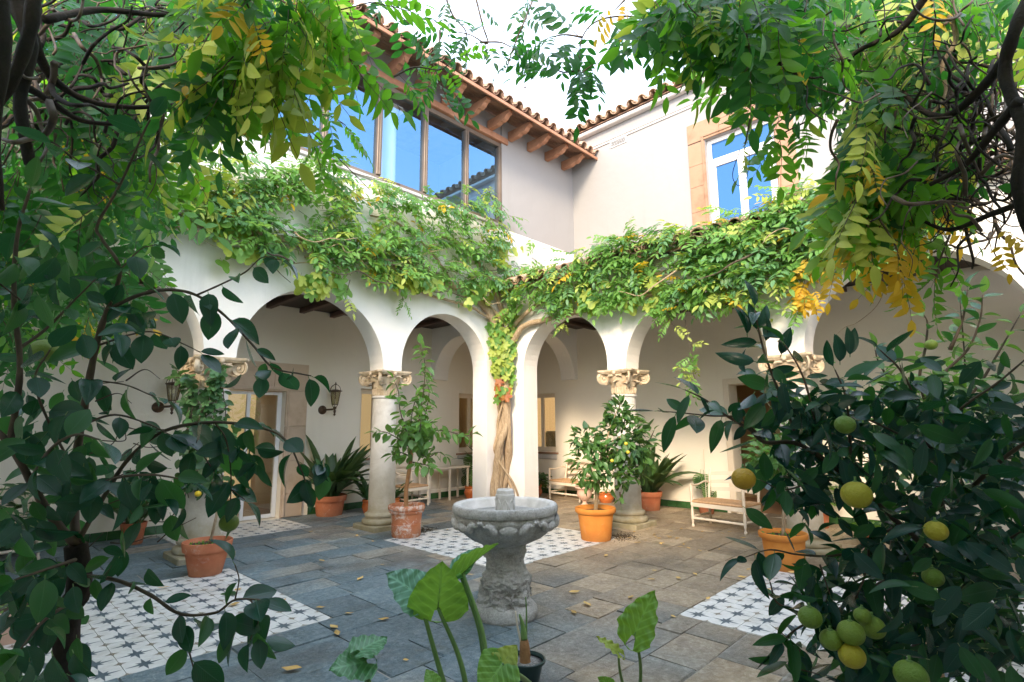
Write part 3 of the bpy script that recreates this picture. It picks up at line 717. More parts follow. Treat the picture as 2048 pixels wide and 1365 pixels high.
boxp('window_ledge', (U1-.05, 8.14, .925), (U1+.13, 9.32, .968), M['sandstone'], RW, .01); boxp('ledge_moulding', (U1-.035, 8.17, .80), (U1-.001, 9.29, .924), M['mould'], RW, .02)
# stone surround of the upper right window: blocks
SR = bpy.data.objects.new('stone_surround', None); COL.objects.link(SR); SR.parent = RW
def blk(v0, v1, z0, z1, pr=.03): boxp('stone_block', (U1-pr, v0+.002, z0+.002), (U1+.098, v1-.002, z1-.002), M['sandstone'], SR, .004)
zz = [5.30, 5.83, 6.36, 6.82, 7.30]
for za, zb in zip(zz[:-1], zz[1:]):
    blk(4.17, 4.52, za, zb); blk(2.52, 2.86, za, zb)
for va, vb in ((2.52, 3.2), (3.2, 3.86), (3.86, 4.52)): blk(va, vb, 7.32, 7.74)
for a, b_ in (((U1-.05, 4.18, 5.36), (U1-.031, 4.225, 7.37)), ((U1-.05, 2.80, 5.36), (U1-.031, 2.845, 7.37)), ((U1-.05, 2.80, 7.371), (U1-.031, 4.225, 7.42))): boxp('moulding', a, b_, M['sandstone'], SR, .006)
for v0 in (2.5, 3.05, 3.6, 4.1): link('sill_tile', cover, SR, basis((U1-.22, v0+.2, 5.22), (1, 0, .25), (0, 0, 1)))
# door of the left gallery
DS = bpy.data.objects.new('stone_surround', None); COL.objects.link(DS); DS.parent = LW
def dblk(u0, u1, z0, z1, pr=.035): boxp('stone_block', (u0+.002, V1-pr, z0+.002), (u1-.002, V1+.12, z1-.002), M['sandpale'], DS, .005)
for za, zb in ((.01, .42), (.42, 1.0), (1.0, 1.62), (1.62, 2.25)):
    dblk(4.282, 4.68, za, zb); dblk(2.72, 3.098, za, zb)
for ua, ub in ((2.72, 3.35), (3.35, 4.05), (4.05, 4.68)): dblk(ua, ub, 2.252, 2.76)
boxp('moulding', (3.03, V1-.052, 2.27), (4.36, V1-.036, 2.32), M['sandpale'], DS, .006); boxp('moulding', (4.31, V1-.052, .02), (4.35, V1-.036, 2.268), M['sandpale'], DS, .006)
DR = bpy.data.objects.new('glass_door', None); COL.objects.link(DR); DR.parent = LW
for (a, b_) in ((4.20, 4.275), (3.66, 3.72), (3.105, 3.165)): boxp('frame', (a, V1+.14, .012), (b_, V1+.20, 2.235), M['white_paint'], DR, .004)
for (a, b_) in ((3.722, 4.198), (3.167, 3.658)):
    boxp('frame', (a, V1+.145, 2.18), (b_, V1+.195, 2.234), M['white_paint'], DR, .004); boxp('frame', (a, V1+.145, .013), (b_, V1+.195, .08), M['white_paint'], DR, .004)
    boxp('pane', (a, V1+.165, .081), (b_, V1+.17, 2.179), M['glass_low'], DR)
boxp('door_handle', (3.735, V1+.10, .75), (3.755, V1+.13, 1.45), M['iron'], DR, .004)
# right gallery doorway
DC = bpy.data.objects.new('doorway_frame', None); COL.objects.link(DC); DC.parent = RW
boxp('jamb', (U1-.03, 4.022, .012), (U1+.06, 4.13, 2.44), M['cream'], DC, .01); boxp('jamb', (U1-.03, 2.99, .012), (U1+.06, 3.098, 2.44), M['cream'], DC, .01); boxp('lintel', (U1-.03, 3.10, 2.332), (U1+.06, 4.02, 2.44), M['cream'], DC, .01)
# rooms behind the openings
def room(parent, a, b_, ax, back, side, floor=M['roomfloor']):
    (x0, y0, z0), (x1, y1, z1) = a, b_; r_ = bpy.data.objects.new('room_interior', None); COL.objects.link(r_); r_.parent = parent
    t_ = .03
    boxp('floor', (x0, y0, z0-.03), (x1, y1, z0), floor, r_); boxp('ceiling', (x0, y0, z1), (x1, y1, z1+.03), M['roomwhite'], r_)
    if ax == 0:
        boxp('back_wall', (x0, y1, z0), (x1, y1+t_, z1), back, r_); boxp('side_wall', (x0-t_, y0, z0), (x0, y1, z1), side, r_); boxp('side_wall', (x1, y0, z0), (x1+t_, y1, z1), side, r_)
    else:
        boxp('back_wall', (x1, y0, z0), (x1+t_, y1, z1), back, r_); boxp('side_wall', (x0, y0-t_, z0), (x1, y0, z1), side, r_); boxp('side_wall', (x0, y1, z0), (x1, y1+t_, z1), side, r_)
    return r_
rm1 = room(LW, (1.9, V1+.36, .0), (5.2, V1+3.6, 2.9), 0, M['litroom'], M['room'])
boxp('partition', (3.55, V1+1.6, 0), (3.62, V1+3.5, 2.85), M['roomwhite'], rm1); boxp('partition', (4.6, V1+1.0, 0), (4.68, V1+2.2, 2.85), M['roomwhite'], rm1)
boxp('picture', (3.64, V1+2.5, 1.1), (3.68, V1+3.1, 1.75), M['dark'], rm1)
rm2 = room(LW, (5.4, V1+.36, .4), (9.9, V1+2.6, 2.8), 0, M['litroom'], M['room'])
boxp('partition', (9.0, V1+.7, .4), (9.07, V1+2.2, 2.8), M['roomwhite'], rm2); boxp('cabinet', (9.35, V1+1.9, .42), (9.8, V1+2.4, 2.1), M['cream'], rm2)
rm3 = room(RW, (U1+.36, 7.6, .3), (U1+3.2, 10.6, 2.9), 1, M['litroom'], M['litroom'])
boxp('shelf_unit', (U1+1.4, 8.55, .3), (U1+1.8, 9.15, 2.0), M['roomwhite'], rm3, .01); boxp('screen', (U1+1.34, 8.95, 1.1), (U1+1.395, 9.1, 1.95), M['dark'], rm3)
boxp('armchair_back', (U1+.75, 8.75, .5), (U1+.95, 9.2, 1.45), M['art_dark'], rm3, .04); boxp('picture', (U1+3.0, 7.9, 1.75), (U1+3.15, 8.25, 2.15), M['art_red'], rm3, .01)
rm4 = room(RW, (U1+.36, 2.4, .0), (U1+2.4, 4.8, 2.9), 1, M['room'], M['room'])
# ================================================================== COLUMNS
def make_column(label, x, y):
    t = thing('column', label, 'column', (x, y, 0), 0, 'carved columns carrying the arcade')
    b = MB(); b.bbox((-.32, -.32, -.04), (.32, .32, .075), .012); b.build('plinth', M['colstone'], t)
    b = MB(); prof = [(.285, .075), (.30, .09), (.305, .115), (.30, .14), (.285, .155), (.25, .16), (.243, .175), (.25, .19), (.262, .195), (.268, .215), (.262, .235), (.245, .245), (.225, .255)]
    b.lathe(prof, 40); b.build('base', M['colstone'], t, ang=50)
    b = MB(); prof = [(.222, .255), (.212, .29)] + [(.212-.022*(k/8)**1.4, .29+1.76*k/8) for k in range(1, 9)] + [(.205, 2.055), (.212, 2.07), (.205, 2.09), (.190, 2.095)]
    b.lathe(prof, 40); b.build('shaft', M['colstone'], t, ang=50)
    cap = bpy.data.objects.new('capital', None); COL.objects.link(cap); cap.parent = t
    b = MB(); b.lathe([(.188, 2.097), (.193, 2.11), (.19, 2.2), (.215, 2.30), (.25, 2.36), (.255, 2.40), (.23, 2.425), (.23, 2.435)], 32)
    for k in range(28):     # fluted necking
        a = 2*PI*k/28; b.tube([(.192*math.cos(a), .192*math.sin(a), 2.112), (.198*math.cos(a), .198*math.sin(a), 2.17), (.2*math.cos(a), .2*math.sin(a), 2.21)], [.012, .013, .006], 5)
    b.build('bell', M['capstone'], cap, ang=50)
    # abacus with hollow sides
    P = []
    for q in range(4):
        a = q*PI/2 + PI/4
        c = Vector((math.cos(a), math.sin(a))); s = Vector((-c.y, c.x))
        P += [c*.435 - s*.035, c*.435 + s*.035]
        c2 = Vector((math.cos(a+PI/2), math.sin(a+PI/2)))
        A = c*.435 + s*.035; B_ = c2*.435 - Vector((-c2.y, c2.x))*.035; mid = (c+c2).normalized()
        for j in range(1, 8):
            f = j/8; P.append(A.lerp(B_, f) - mid*.055*math.sin(PI*f))
    n = len(P); b = MB()
    lay = [(0.90, 2.437), (.93, 2.452), (.97, 2.46), (1.0, 2.475), (1.0, 2.499)]
    vs = [(p.x*s, p.y*s, z) for s, z in lay for p in P]
    fs = [(i*n+k, i*n+(k+1) % n, (i+1)*n+(k+1) % n, (i+1)*n+k) for i in range(len(lay)-1) for k in range(n)] + [tuple(range(n))[::-1], tuple(range((len(lay)-1)*n, len(lay)*n))]
    b.add(vs, fs); b.build('abacus', M['capstone'], cap, ang=40)
    # volutes
    vb = MB(); pts = []; rad = []
    for k in range(40):
        f = k/39; a = -PI/2 + f*2*PI*2.1; r = .092*(1-f)**.9 + .006; pts.append((.335 + r*math.cos(a)*1.0, 0, 2.365 + r*math.sin(a)*-1)); rad.append(.017*(1-f*.5))
    vb.tube(pts, rad, 6, flat=1.9); vb.lathe([(1e-4, -.036), (.018, -.034), (.018, .034), (1e-4, .036)], 8, (0, 0, 0)); 
    k0 = len(vb.v)-8*4
    for i in range(k0, len(vb.v)): x, y, z = vb.v[i]; vb.v[i] = (.335+x, z, 2.365+y)
    vb.tube([(.13, 0, 2.425), (.22, 0, 2.45), (.33, 0, 2.460)], [.02, .026, .02], 6, flat=1.7)
    vm = vb.mesh('volute', M['capstone'], ang=50)
    for q in range(4): link('volute', vm, cap, Matrix.Rotation(q*PI/2+PI/4, 4, 'Z'))
    # acanthus leaves: curled, lobed
    lb = MB(); S, Wd = 7, 5; vs = []
    for i in range(S):
        f = i/(S-1); x = .205 + .02*f + .10*max(0, f-.45)**1.4*2.2; z = 2.195 + .135*f - .10*max(0, f-.72)*2.6
        wv = .062*math.sin(PI*min(1, .18+f*.86))*(1+.22*math.cos(f*19)) + .008
        for j in range(Wd):
            g_ = j/(Wd-1)*2-1; vs.append((x - .018*abs(g_) + (.008 if j == 2 else 0), wv*g_, z + .006*math.sin(j*2.2+i)))
    lb.add(vs, [(i*Wd+j, i*Wd+j+1, (i+1)*Wd+j+1, (i+1)*Wd+j) for i in range(S-1) for j in range(Wd-1)])
    lb.add([(x-.022, y, z-.004) for x, y, z in vs], [(i*Wd+j, (i+1)*Wd+j, (i+1)*Wd+j+1, i*Wd+j+1) for i in range(S-1) for j in range(Wd-1)])
    lm = lb.mesh('acanthus_leaf', M['capstone'], ang=60)
    for q in range(8): link('acanthus_leaf', lm, cap, Matrix.Translation((0, 0, 0 if q % 2 else .035)) @ Matrix.Rotation(q*PI/4, 4, 'Z') @ Matrix.Diagonal((1, 1.15, 1, 1)))
    fb = MB(); fb.ball((.29, 0, 2.45), .035, 10, 6, 0, (.6, 1, 1)); 
    for j in (-1, 1): fb.tube([(.265, j*.03, 2.40), (.27, j*.09, 2.405), (.27, j*.14, 2.39)], [.012, .016, .010], 5)
    fb.tube([(.25, -.13, 2.42), (.262, 0, 2.415), (.25, .13, 2.42)], [.012]*3, 5)
    fm = fb.mesh('rosette', M['capstone'], ang=60)
    for q in range(4): link('rosette', fm, cap, Matrix.Rotation(q*PI/2, 4, 'Z'))
    return t
CL = .20
c1 = make_column('weathered marble column with carved capital, behind the terracotta pot of the tall leafy tree', 5.015, V0+CL)
def dcol(label, x, y): c = copy_tree(c1); c.location = (x, y, 0); c['label'] = label; return c
dcol('carved marble column wrapped in climbing ivy, behind the leftmost terracotta pot', 2.385, V0+CL)
dcol('weathered marble column with pale carved capital, behind the round orange-bearing tree', U0+CL, 4.875)
dcol('marble column with carved capital half hidden behind the dark orange tree', U0+CL, 2.255)
dcol('marble column at the far left of the arcade, behind the dark citrus tree', -.18, V0+CL)
# slim column behind the upper glazing
for cu in (5.0,):
    t = thing('column', 'slim white column with scrolled capital standing behind the upper gallery glass', 'column', (cu, V0+.30, 5.6))
    b = MB(); b.lathe([(.17, 0), (.15, .06), (.14, .1), (.128, 1.55), (.14, 1.56), (.14, 1.6)], 28); b.build('shaft', M['white_paint'], t, ang=40)
    b = MB(); b.lathe([(.13, 1.6), (.15, 1.66), (.17, 1.72)], 28); b.bbox((-.19, -.16, 1.72), (.19, .16, 1.76), .01)
    for s in (-1, 1):
        pts = [(s*(.17+.05*(1-k/16)*math.cos(k*.7)), -.15, 1.68+.05*(1-k/16)*math.sin(k*.7)) for k in range(17)]; b.tube(pts, .014, 5)
        b.tube([(s*.17, -.155, 1.68), (s*.17, .155, 1.68)], .035, 8)
    b.build('capital', M['capstone'], t, ang=40)

# ================================================================== LANTERNS
def lantern(label, x, y):
    t = thing('wall_lantern', label, 'lantern', (x, y, 0), 0, 'wall lanterns in the left gallery')
    b = MB(); b.lathe([(1e-4, 0), (.085, 0), (.085, .012), (.06, .022), (.045, .04), (.02, .05), (1e-4, .052)], 20); rz = Matrix.Translation((-.14, 0, 1.92)) @ Matrix.Rotation(PI/2, 4, 'X')
    b.build('wall_plate', M['iron'], t, ang=50, mw=rz)
    b = MB(); b.tube(smooth_path([(-.14, -.05, 1.92), (-.09, -.14, 1.925), (-.03, -.2, 1.93), (.0, -.22, 1.95)], 4), .018, 8)
    b.lathe([(1e-4, -.0), (.018, .02), (.022, .035), (.012, .05), (.02, .07), (.026, .1), (.012, .12), (.03, .15), (.02, .17)], 12, (0, -.22, 1.80)); b.build('arm', M['iron'], t, ang=50)
    b = MB(); n = 6; zb, zt_ = 2.02, 2.27; rb, rt_ = .062, .105; cy = -.22
    for k in range(n):
        a = 2*PI*k/n; a2 = 2*PI*(k+1)/n; p0 = (rb*math.cos(a), cy+rb*math.sin(a), zb); p1 = (rt_*math.cos(a), cy+rt_*math.sin(a), zt_)
        b.tube([p0, p1], .006, 5); b.tube([p0, (rb*math.cos(a2), cy+rb*math.sin(a2), zb)], .007, 5); b.tube([p1, (rt_*math.cos(a2), cy+rt_*math.sin(a2), zt_)], .010, 5)
        b.tube([p0, (.03*math.cos(a), cy+.03*math.sin(a), 1.97)], .005, 5)
    b.lathe([(1e-4, 1.955), (.03, 1.955), (.035, 1.97), (.02, 1.98)], 12, (0, cy, 0)); b.lathe([(.125, 2.272), (.125, 2.282), (.07, 2.30), (.05, 2.305), (1e-4, 2.31)], 12, (0, cy, 0))
    b.build('cage', M['iron'], t, ang=50)
    b = MB()
    for k in range(n):
        a = 2*PI*k/n; a2 = 2*PI*(k+1)/n; s = .96
        b.add([(rb*s*math.cos(a), cy+rb*s*math.sin(a), zb), (rb*s*math.cos(a2), cy+rb*s*math.sin(a2), zb), (rt_*s*math.cos(a2), cy+rt_*s*math.sin(a2), zt_), (rt_*s*math.cos(a), cy+rt_*s*math.sin(a), zt_)], [(0, 1, 2, 3)])
    b.build('glass_pane', M['lampglass'], t)
    b = MB(); b.tube([(0, cy, 2.0), (0, cy, 2.12)], .012, 8); b.build('candle', M['white_paint'], t)
    b = MB()
    for k in range(n):
        a = 2*PI*k/n; c, s = math.cos(a), math.sin(a)
        b.tube(smooth_path([(.115*c, cy+.115*s, 2.28), (.09*c, cy+.09*s, 2.35), (.04*c, cy+.04*s, 2.395), (.012*c, cy+.012*s, 2.40)], 4), .006, 5)
    b.lathe([(1e-4, 2.395), (.018, 2.40), (.018, 2.42), (.008, 2.43), (.010, 2.445), (1e-4, 2.455)], 10, (0, cy, 0)); b.build('crown', M['iron'], t, ang=50)
    return t
l1 = lantern('old iron wall lantern with a spoked crown, between the stone doorway and the narrow window', 5.14, V1)
l2 = copy_tree(l1); l2.location = (2.42, V1, 0); l2['label'] = 'old iron wall lantern partly hidden by leaves, left of the stone doorway'

# ================================================================== FOUNTAIN
FU, FV = 3.50, 3.44
t = thing('fountain', 'carved stone fountain bowl on a thick pedestal in the middle of the courtyard', 'fountain', (FU, FV, 0))
b = MB(); b.lathe([(.262, -.02), (.277, .02), (.272, .07), (.245, .10), (.20, .115)], 48); b.build('foot', M['fount'], t, smooth=True)
b = MB(); prof = []
for k in range(96):
    f = k/95; z = .10 + .50*f
    r = .225 - .070*math.sin(min(1, f*1.3)*PI/2) + .06*max(0, f-.72)*2 + .028*math.exp(-((f-.42)/.13)**2)
    prof.append((r, z))
b.lathe(prof, 120)
for i, (x, y, z) in enumerate(b.v):
    a = math.atan2(y, x); f = (z-.1)/.5
    p = Vector((x*9, y*9, z*9)); nn = mnoise.noise(p)*.024 + abs(mnoise.noise(p*2.3))*.030 - abs(mnoise.noise(p*4.7))*.022 + .012*math.sin(a*5+z*18) + .007*math.sin(z*120+4*math.sin(a*3))*max(0, 1-f*1.4)
    r = math.hypot(x, y); k = 1+nn/r; b.v[i] = (x*k, y*k, z)
b.build('pedestal', M['fount'], t, smooth=True)
b = MB(); b.lathe([(.16, .575), (.22, .60), (.31, .64), (.375, .69), (.415, .75), (.435, .80), (.442, .845)], 96)
for i, (x, y, z) in enumerate(b.v):
    a = math.atan2(y, x); p = Vector((x*10, y*10, z*10)); r = math.hypot(x, y); k = 1 + (mnoise.noise(p)*.010 + .006*math.sin(a*16) - .004*abs(math.sin(a*8)))/r; b.v[i] = (x*k, y*k, z)
b.build('bowl', M['fount'], t, smooth=True)
b = MB(); b.lathe([(.43, .842), (.452, .85), (.462, .87), (.462, .905), (.452, .922), (.435, .928), (.40, .922), (.385, .908), (.37, .86), (.33, .82), (.25, .79), (.1, .775), (1e-4, .774)], 96); b.m = [0 if i < 96*5 else 1 for i in range(len(b.f))]; b.build('rim', [M['fount'], M['fount_in']], t, ang=40)
sh = MB(); S = 26
for i in range(7):
    ph = PI/2*i/6
    for k in range(S):
        a = 2*PI*k/S; rr_ = math.cos(ph)*(1+.035*math.cos(a*13)); sh.v.append((.040*math.sin(ph), .078*rr_*math.cos(a), .046*rr_*math.sin(a)))
sh.f = [(i*S+k, i*S+(k+1) % S, (i+1)*S+(k+1) % S, (i+1)*S+k) for i in range(6) for k in range(S)]; sh.m = [0]*len(sh.f)
shm = sh.mesh('shell_relief', M['fount'], smooth=True)
def bowl_r(z): 
    return float(np.interp(z, [.60, .64, .69, .75, .80, .845], [.22, .31, .375, .415, .435, .442]))
def onbowl(a, z, off=0): r = bowl_r(z)+off; return (r*math.cos(a), r*math.sin(a), z)
aC = math.atan2(-FV, -FU)
for k in range(6):
    a = aC + .06 + k*PI/3; link('shell_relief', shm, t, Matrix.Translation(onbowl(a, .760)) @ Matrix.Rotation(a, 4, 'Z') @ Matrix.Rotation(.55, 4, 'Y'))
for k in range(6):
    for s in (-1, 1):
        a0 = aC + .06 + k*PI/3 + s*.20
        b = MB(); P = [onbowl(a0 + s*x, z, .018) for x, z in ((0, .735), (.06, .755), (.12, .79), (.18, .80), (.235, .79), (.28, .81), (.31, .83))]
        b.tube(smooth_path(P, 4), [.010, .018, .024, .028, .031, .033, .033, .032, .030, .028, .026, .024, .022, .020, .018, .016, .014, .012, .011, .010, .012, .014, .016, .012, .006], 8)
        for j in range(3): b.tube([onbowl(a0+s*(.27+.02*j), .80, .01), onbowl(a0+s*(.30+.03*j), .80+.02*(j-1)*1.5+.015, .016)], [.012, .004], 5)
        b.tube([onbowl(a0+s*.10, .785, .02), onbowl(a0+s*.15, .822, .022), onbowl(a0+s*.19, .81, .02)], [.005, .012, .004], 5)
        b.build('fish_relief', M['fount'], t, smooth=True)
for k in range(7):     # fish and starfish carved on the pedestal
    a = aC - .9 + k*.9 + .2; b = MB()
    if k % 2:
        for j in range(5): 
            c = 2*PI*j/5; r = .225; P = [((r+.005)*math.cos(a+q*math.cos(c)*.26), (r+.005)*math.sin(a+q*math.cos(c)*.26), .175+q*math.sin(c)*.055) for q in (0, .5, 1)]; b.tube(P, [.016, .011, .004], 6)
        b.build('starfish_relief', M['fount'], t, smooth=True)
    else:
        P = [((.205-.02*q)*math.cos(a+.10*math.sin(q*5)), (.205-.02*q)*math.sin(a+.10*math.sin(q*5)), .14+.20*q) for q in np.linspace(0, 1, 9)]
        b.tube(P, [.006, .016, .022, .024, .022, .018, .012, .014, .004], 8); b.build('fish_relief', M['fount'], t, smooth=True)
b = MB(); b.lathe([(.112, .778), (.108, .80), (.092, .82), (.082, .88), (.080, .96), (.086, .985), (.084, 1.0), (.078, 1.005), (.076, 1.035), (.066, 1.045), (.045, 1.045), (.04, 1.03), (1e-4, 1.03)], 48); b.build('spout', M['fount_in'], t, ang=40)
for k in range(8):
    a = 2*PI*k/8 + aC; b = MB(); r = .083
    P = [(r*math.cos(a+dx), r*math.sin(a+dx), z) for dx, z in ((-.30, .85), (-.28, .92), (0, .965), (.28, .92), (.30, .85))]; b.tube(P, .007, 5); b.build('arch_relief', M['fount_in'], t, smooth=True)

# ================================================================== FURNITURE
def turned(b, x, y, z0, z1, r=.022, n=10):
    H = z1-z0; b.lathe([(r*.7, 0), (r*1.1, .02*H), (r*1.15, .05*H), (r*.6, .09*H), (r*.75, .12*H), (r*1.1, .2*H), (r*1.2, .32*H), (r*.8, .45*H), (r*.7, .5*H), (r*1.2, .55*H), (r*.9, .6*H), (r*1.05, .7*H), (r*1.1, H)], n, (x, y, z0))
def turned_h(b, p, q, r=.014):
    n = 21; P = [Vector(p).lerp(Vector(q), k/(n-1)) for k in range(n)]; b.tube(P, [r*(1+.45*abs(math.sin(k*PI/2.5))) for k in range(n)], 7)
def settee(label, x, y, rz, wd=.86, arms=True):
    t = thing('ladderback_chair', label, 'chair', (x, y, 0), rz, 'cream ladderback chairs with rush seats')
    h = .40; dp = .50; bh = .86
    b = MB(); n = 7; vs = []
    for i in range(n+1):
        for j in range(n+1):
            u, v_ = i/n*2-1, j/n; xx = u*wd/2*(1-.06*v_); yy = v_*dp; vs.append((xx, yy, h+.012-.018*(1-u*u)*(math.sin(PI*v_))))
    m = (n+1)**2; b.add(vs+[(a, c, z-.035) for a, c, z in vs], [(i*(n+1)+j, (i+1)*(n+1)+j, (i+1)*(n+1)+j+1, i*(n+1)+j+1) for i in range(n) for j in range(n)] + [(m+i*(n+1)+j, m+i*(n+1)+j+1, m+(i+1)*(n+1)+j+1, m+(i+1)*(n+1)+j) for i in range(n) for j in range(n)])
    for a0, a1 in (((-wd/2, 0), (wd/2, 0)), ((-wd/2, dp), (wd/2, dp)), ((-wd/2, 0), (-wd/2, dp)), ((wd/2, 0), (wd/2, dp))): b.tube([(*a0, h-.005), (*a1, h-.005)], .020, 8)
    b.build('seat', M['rush'], t, ang=60)
    for s in (-1, 1):
        b = MB(); turned(b, s*(wd/2-.005), .0, 0, h if not arms else h+.24); b.build('leg', M['cream'], t, ang=50)
        b = MB(); b.tube(smooth_path([(s*(wd/2-.02), dp, 0), (s*(wd/2-.02), dp, h), (s*(wd/2-.02), dp+.05, h+.3), (s*(wd/2-.02), dp+.09, bh)], 4), .021, 8); b.build('leg', M['cream'], t, ang=50)
        b = MB(); turned_h(b, (s*wd/2, 0, .16), (s*wd/2, dp, .16)); b.build('stretcher', M['cream'], t, ang=60)
        b = MB(); b.bbox((s*wd/2-.011, .0, h-.075), (s*wd/2+.011, dp, h-.02), .004); b.build('apron', M['cream'], t)
        if arms:
            b = MB(); b.tube(smooth_path([(s*wd/2, -.02, h+.25), (s*wd/2, .2, h+.235), (s*(wd/2-.01), dp*.8, h+.275), (s*(wd/2-.02), dp+.05, h+.25)], 4), .020, 8, flat=.7); b.build('armrest', M['cream'], t, ang=60)
    b = MB(); b.bbox((-wd/2, -.012, h-.085), (wd/2, .012, h-.022), .004); b.build('apron', M['cream'], t)
    b = MB(); turned_h(b, (-wd/2, 0, .14), (wd/2, 0, .14), .016); b.build('stretcher', M['cream'], t, ang=60)
    for z in (h+.14, h+.26, h+.39):
        b = MB(); P = []
        for k in range(9):
            f = k/8; P.append(((f*2-1)*(wd/2-.03), dp+.05+.03*math.sin(PI*f)+(z-h)*.07, z+.022*math.sin(PI*f)))
        for k in range(8): 
            p, q = P[k], P[k+1]; hh = .030
            b.add([(p[0], p[1], p[2]-hh), (q[0], q[1], q[2]-hh), (q[0], q[1], q[2]+hh), (p[0], p[1], p[2]+hh), (p[0], p[1]+.014, p[2]-hh), (q[0], q[1]+.014, q[2]-hh), (q[0], q[1]+.014, q[2]+hh), (p[0], p[1]+.014, p[2]+hh)], [(0, 1, 2, 3), (5, 4, 7, 6), (3, 2, 6, 7), (0, 4, 5, 1)])
        b.build('back_slat', M['cream'], t, ang=40)
    return t
settee('cream ladderback armchair with a rush seat, near the doorway behind the dark orange tree', 8.30, 3.62, -PI/2-.1)
settee('cream ladderback armchair with a rush seat, under the window right of the vine trunk', 9.36, 7.42, -PI/2-.08, .88)
settee('small cream chair with a rush seat, left of the white table in the left gallery', 6.75, 9.10, .05, .55, True)
settee('pale ladderback armchair at the far left, hidden behind the citrus tree', .55, 9.05, 0, .86)
t = thing('console_table', 'narrow white table with slim legs under the far gallery window', 'table', (7.72, 9.5, 0))
b = MB(); b.bbox((-.55, -.2, .67), (.62, .2, .71), .006); b.build('table_top', M['cream'], t)
for x in (-.5, .57, .05):
    for y in (-.17, .17):
        b = MB(); b.bbox((x-.02, y-.02, 0), (x+.02, y+.02, .669), .003); b.build('leg', M['cream'], t)
b = MB(); b.bbox((-.48, -.16, .24), (.55, -.14, .26), .003); b.build('stretcher', M['cream'], t)

# ================================================================== ANTENNAS
for lab, x, y, D, top in (('thin tall antenna mast rising behind the roof corner', 1050, 240, 16, 175), ('fainter thin antenna mast left of the other mast, against the sky', 931, 165, 15, 105)):
    p0 = at(x, y+8, D); p1 = at(x, top, D); t = thing('antenna', lab, 'antenna', tuple(p0))
    b = MB(); b.tube([(0, 0, -.6), p1-p0], [.015, .010], 6); b.build('mast', M['iron'], t); b = MB(); b.ball(p1-p0, .035, 8, 6); b.build('tip', M['iron'], t)
# ================================================================== PLANTS
def leaf_verts(L, wd, seg, fold, droop, x0=0.0, prof=None, tipcurl=0):
    """two half blades meeting at the midrib; returns verts, faces, uvs per vertex"""
    vs = []; uv = []; fs = []
    for i in range(seg+1):
        f = i/seg
        wv = (math.sin(PI*min(1, f**.85)))**.8 if prof is None else prof(f)
        wv = max(wv, .015)*wd/2; z = -droop*L*f*f; x = x0 + L*f
        vs += [(x, -wv, z+fold*wv), (x, 0, z), (x, wv, z+fold*wv)]; uv += [(f, 0), (f, .5), (f, 1)]
    for i in range(seg):
        a = i*3; fs += [(a, a+3, a+4, a+1), (a+1, a+4, a+5, a+2)]
    return vs, fs, uv
def make_leafmesh(name, parts, mats, smooth=True):
    """parts: list of (verts, faces, uvs, matidx)"""
    V = []; F = []; UV = []; MI = []
    for vs, fs, uv, mi in parts:
        b = len(V); V += [tuple(v) for v in vs]; F += [tuple(i+b for i in f) for f in fs]; UV += uv; MI += [mi]*len(fs)
    me = bpy.data.meshes.new(name); me.from_pydata(V, [], F)
    ul = me.uv_layers.new(name='UVMap'); li = [l.vertex_index for l in me.loops]
    ul.data.foreach_set('uv', [c for i in li for c in UV[i]])
    for m in mats: me.materials.append(m)
    me.polygons.foreach_set('material_index', MI); me.polygons.foreach_set('use_smooth', [smooth]*len(F)); me.update(); return me
def xform(vs, Mx): return [tuple(Mx @ Vector(v)) for v in vs]
def stem_part(P, r, mi=1):
    b = MB(); b.tube(P, r, 3, cap=False); return (b.v, b.f, [(0, .2)]*len(b.v), mi)
def T_broad(mat, wd=.5, seg=6, fold=.25, droop=.15, pet=.12, stalk='stalk', prof=None, nm='leaf', crv=0):
    vs, fs, uv = leaf_verts(1-pet, wd, seg, fold, droop, pet, prof)
    if crv: vs = [(x, y+crv*x*x, z) for x, y, z in vs]
    return make_leafmesh(nm, [(vs, fs, uv, 0), stem_part([(0, 0, 0), (pet, 0, 0)], .012)], [M[mat], M[stalk]])
def T_pinnate(mat, pairs=5, ll=.30, lw=.11, sag=.15, seed=1, nm='leaf', rach='bark_twig', spread=62):
    q = random.Random(seed); parts = []
    P = [(f, .02*math.sin(f*5), -sag*f*f) for f in np.linspace(0, 1, 6)]
    parts.append(stem_part(P, [.008, .007, .006, .005, .004, .003]))
    def put(x, ang, l, w_):
        vs, fs, uv = leaf_verts(l, w_, 4, .25, .22)
        o = basis((x, .02*math.sin(x*5), -sag*x*x), (math.cos(ang), math.sin(ang), q.uniform(-.35, .05)), (q.uniform(-.25, .25), q.uniform(-.25, .25), 1), 1)
        parts.append((xform(vs, o), fs, uv, 0))
    for k in range(pairs):
        x = .22 + .72*k/pairs; s = ll*(.75+.3*math.sin(PI*(k+1)/(pairs+1)))*q.uniform(.88, 1.1)
        for sg in (-1, 1): put(x+q.uniform(-.02, .02), sg*math.radians(spread+q.uniform(-12, 10)), s, lw*s/ll)
    put(.985, q.uniform(-.15, .15), ll*1.05, lw*1.1)
    return make_leafmesh(nm, parts, [M[mat], M[rach]])
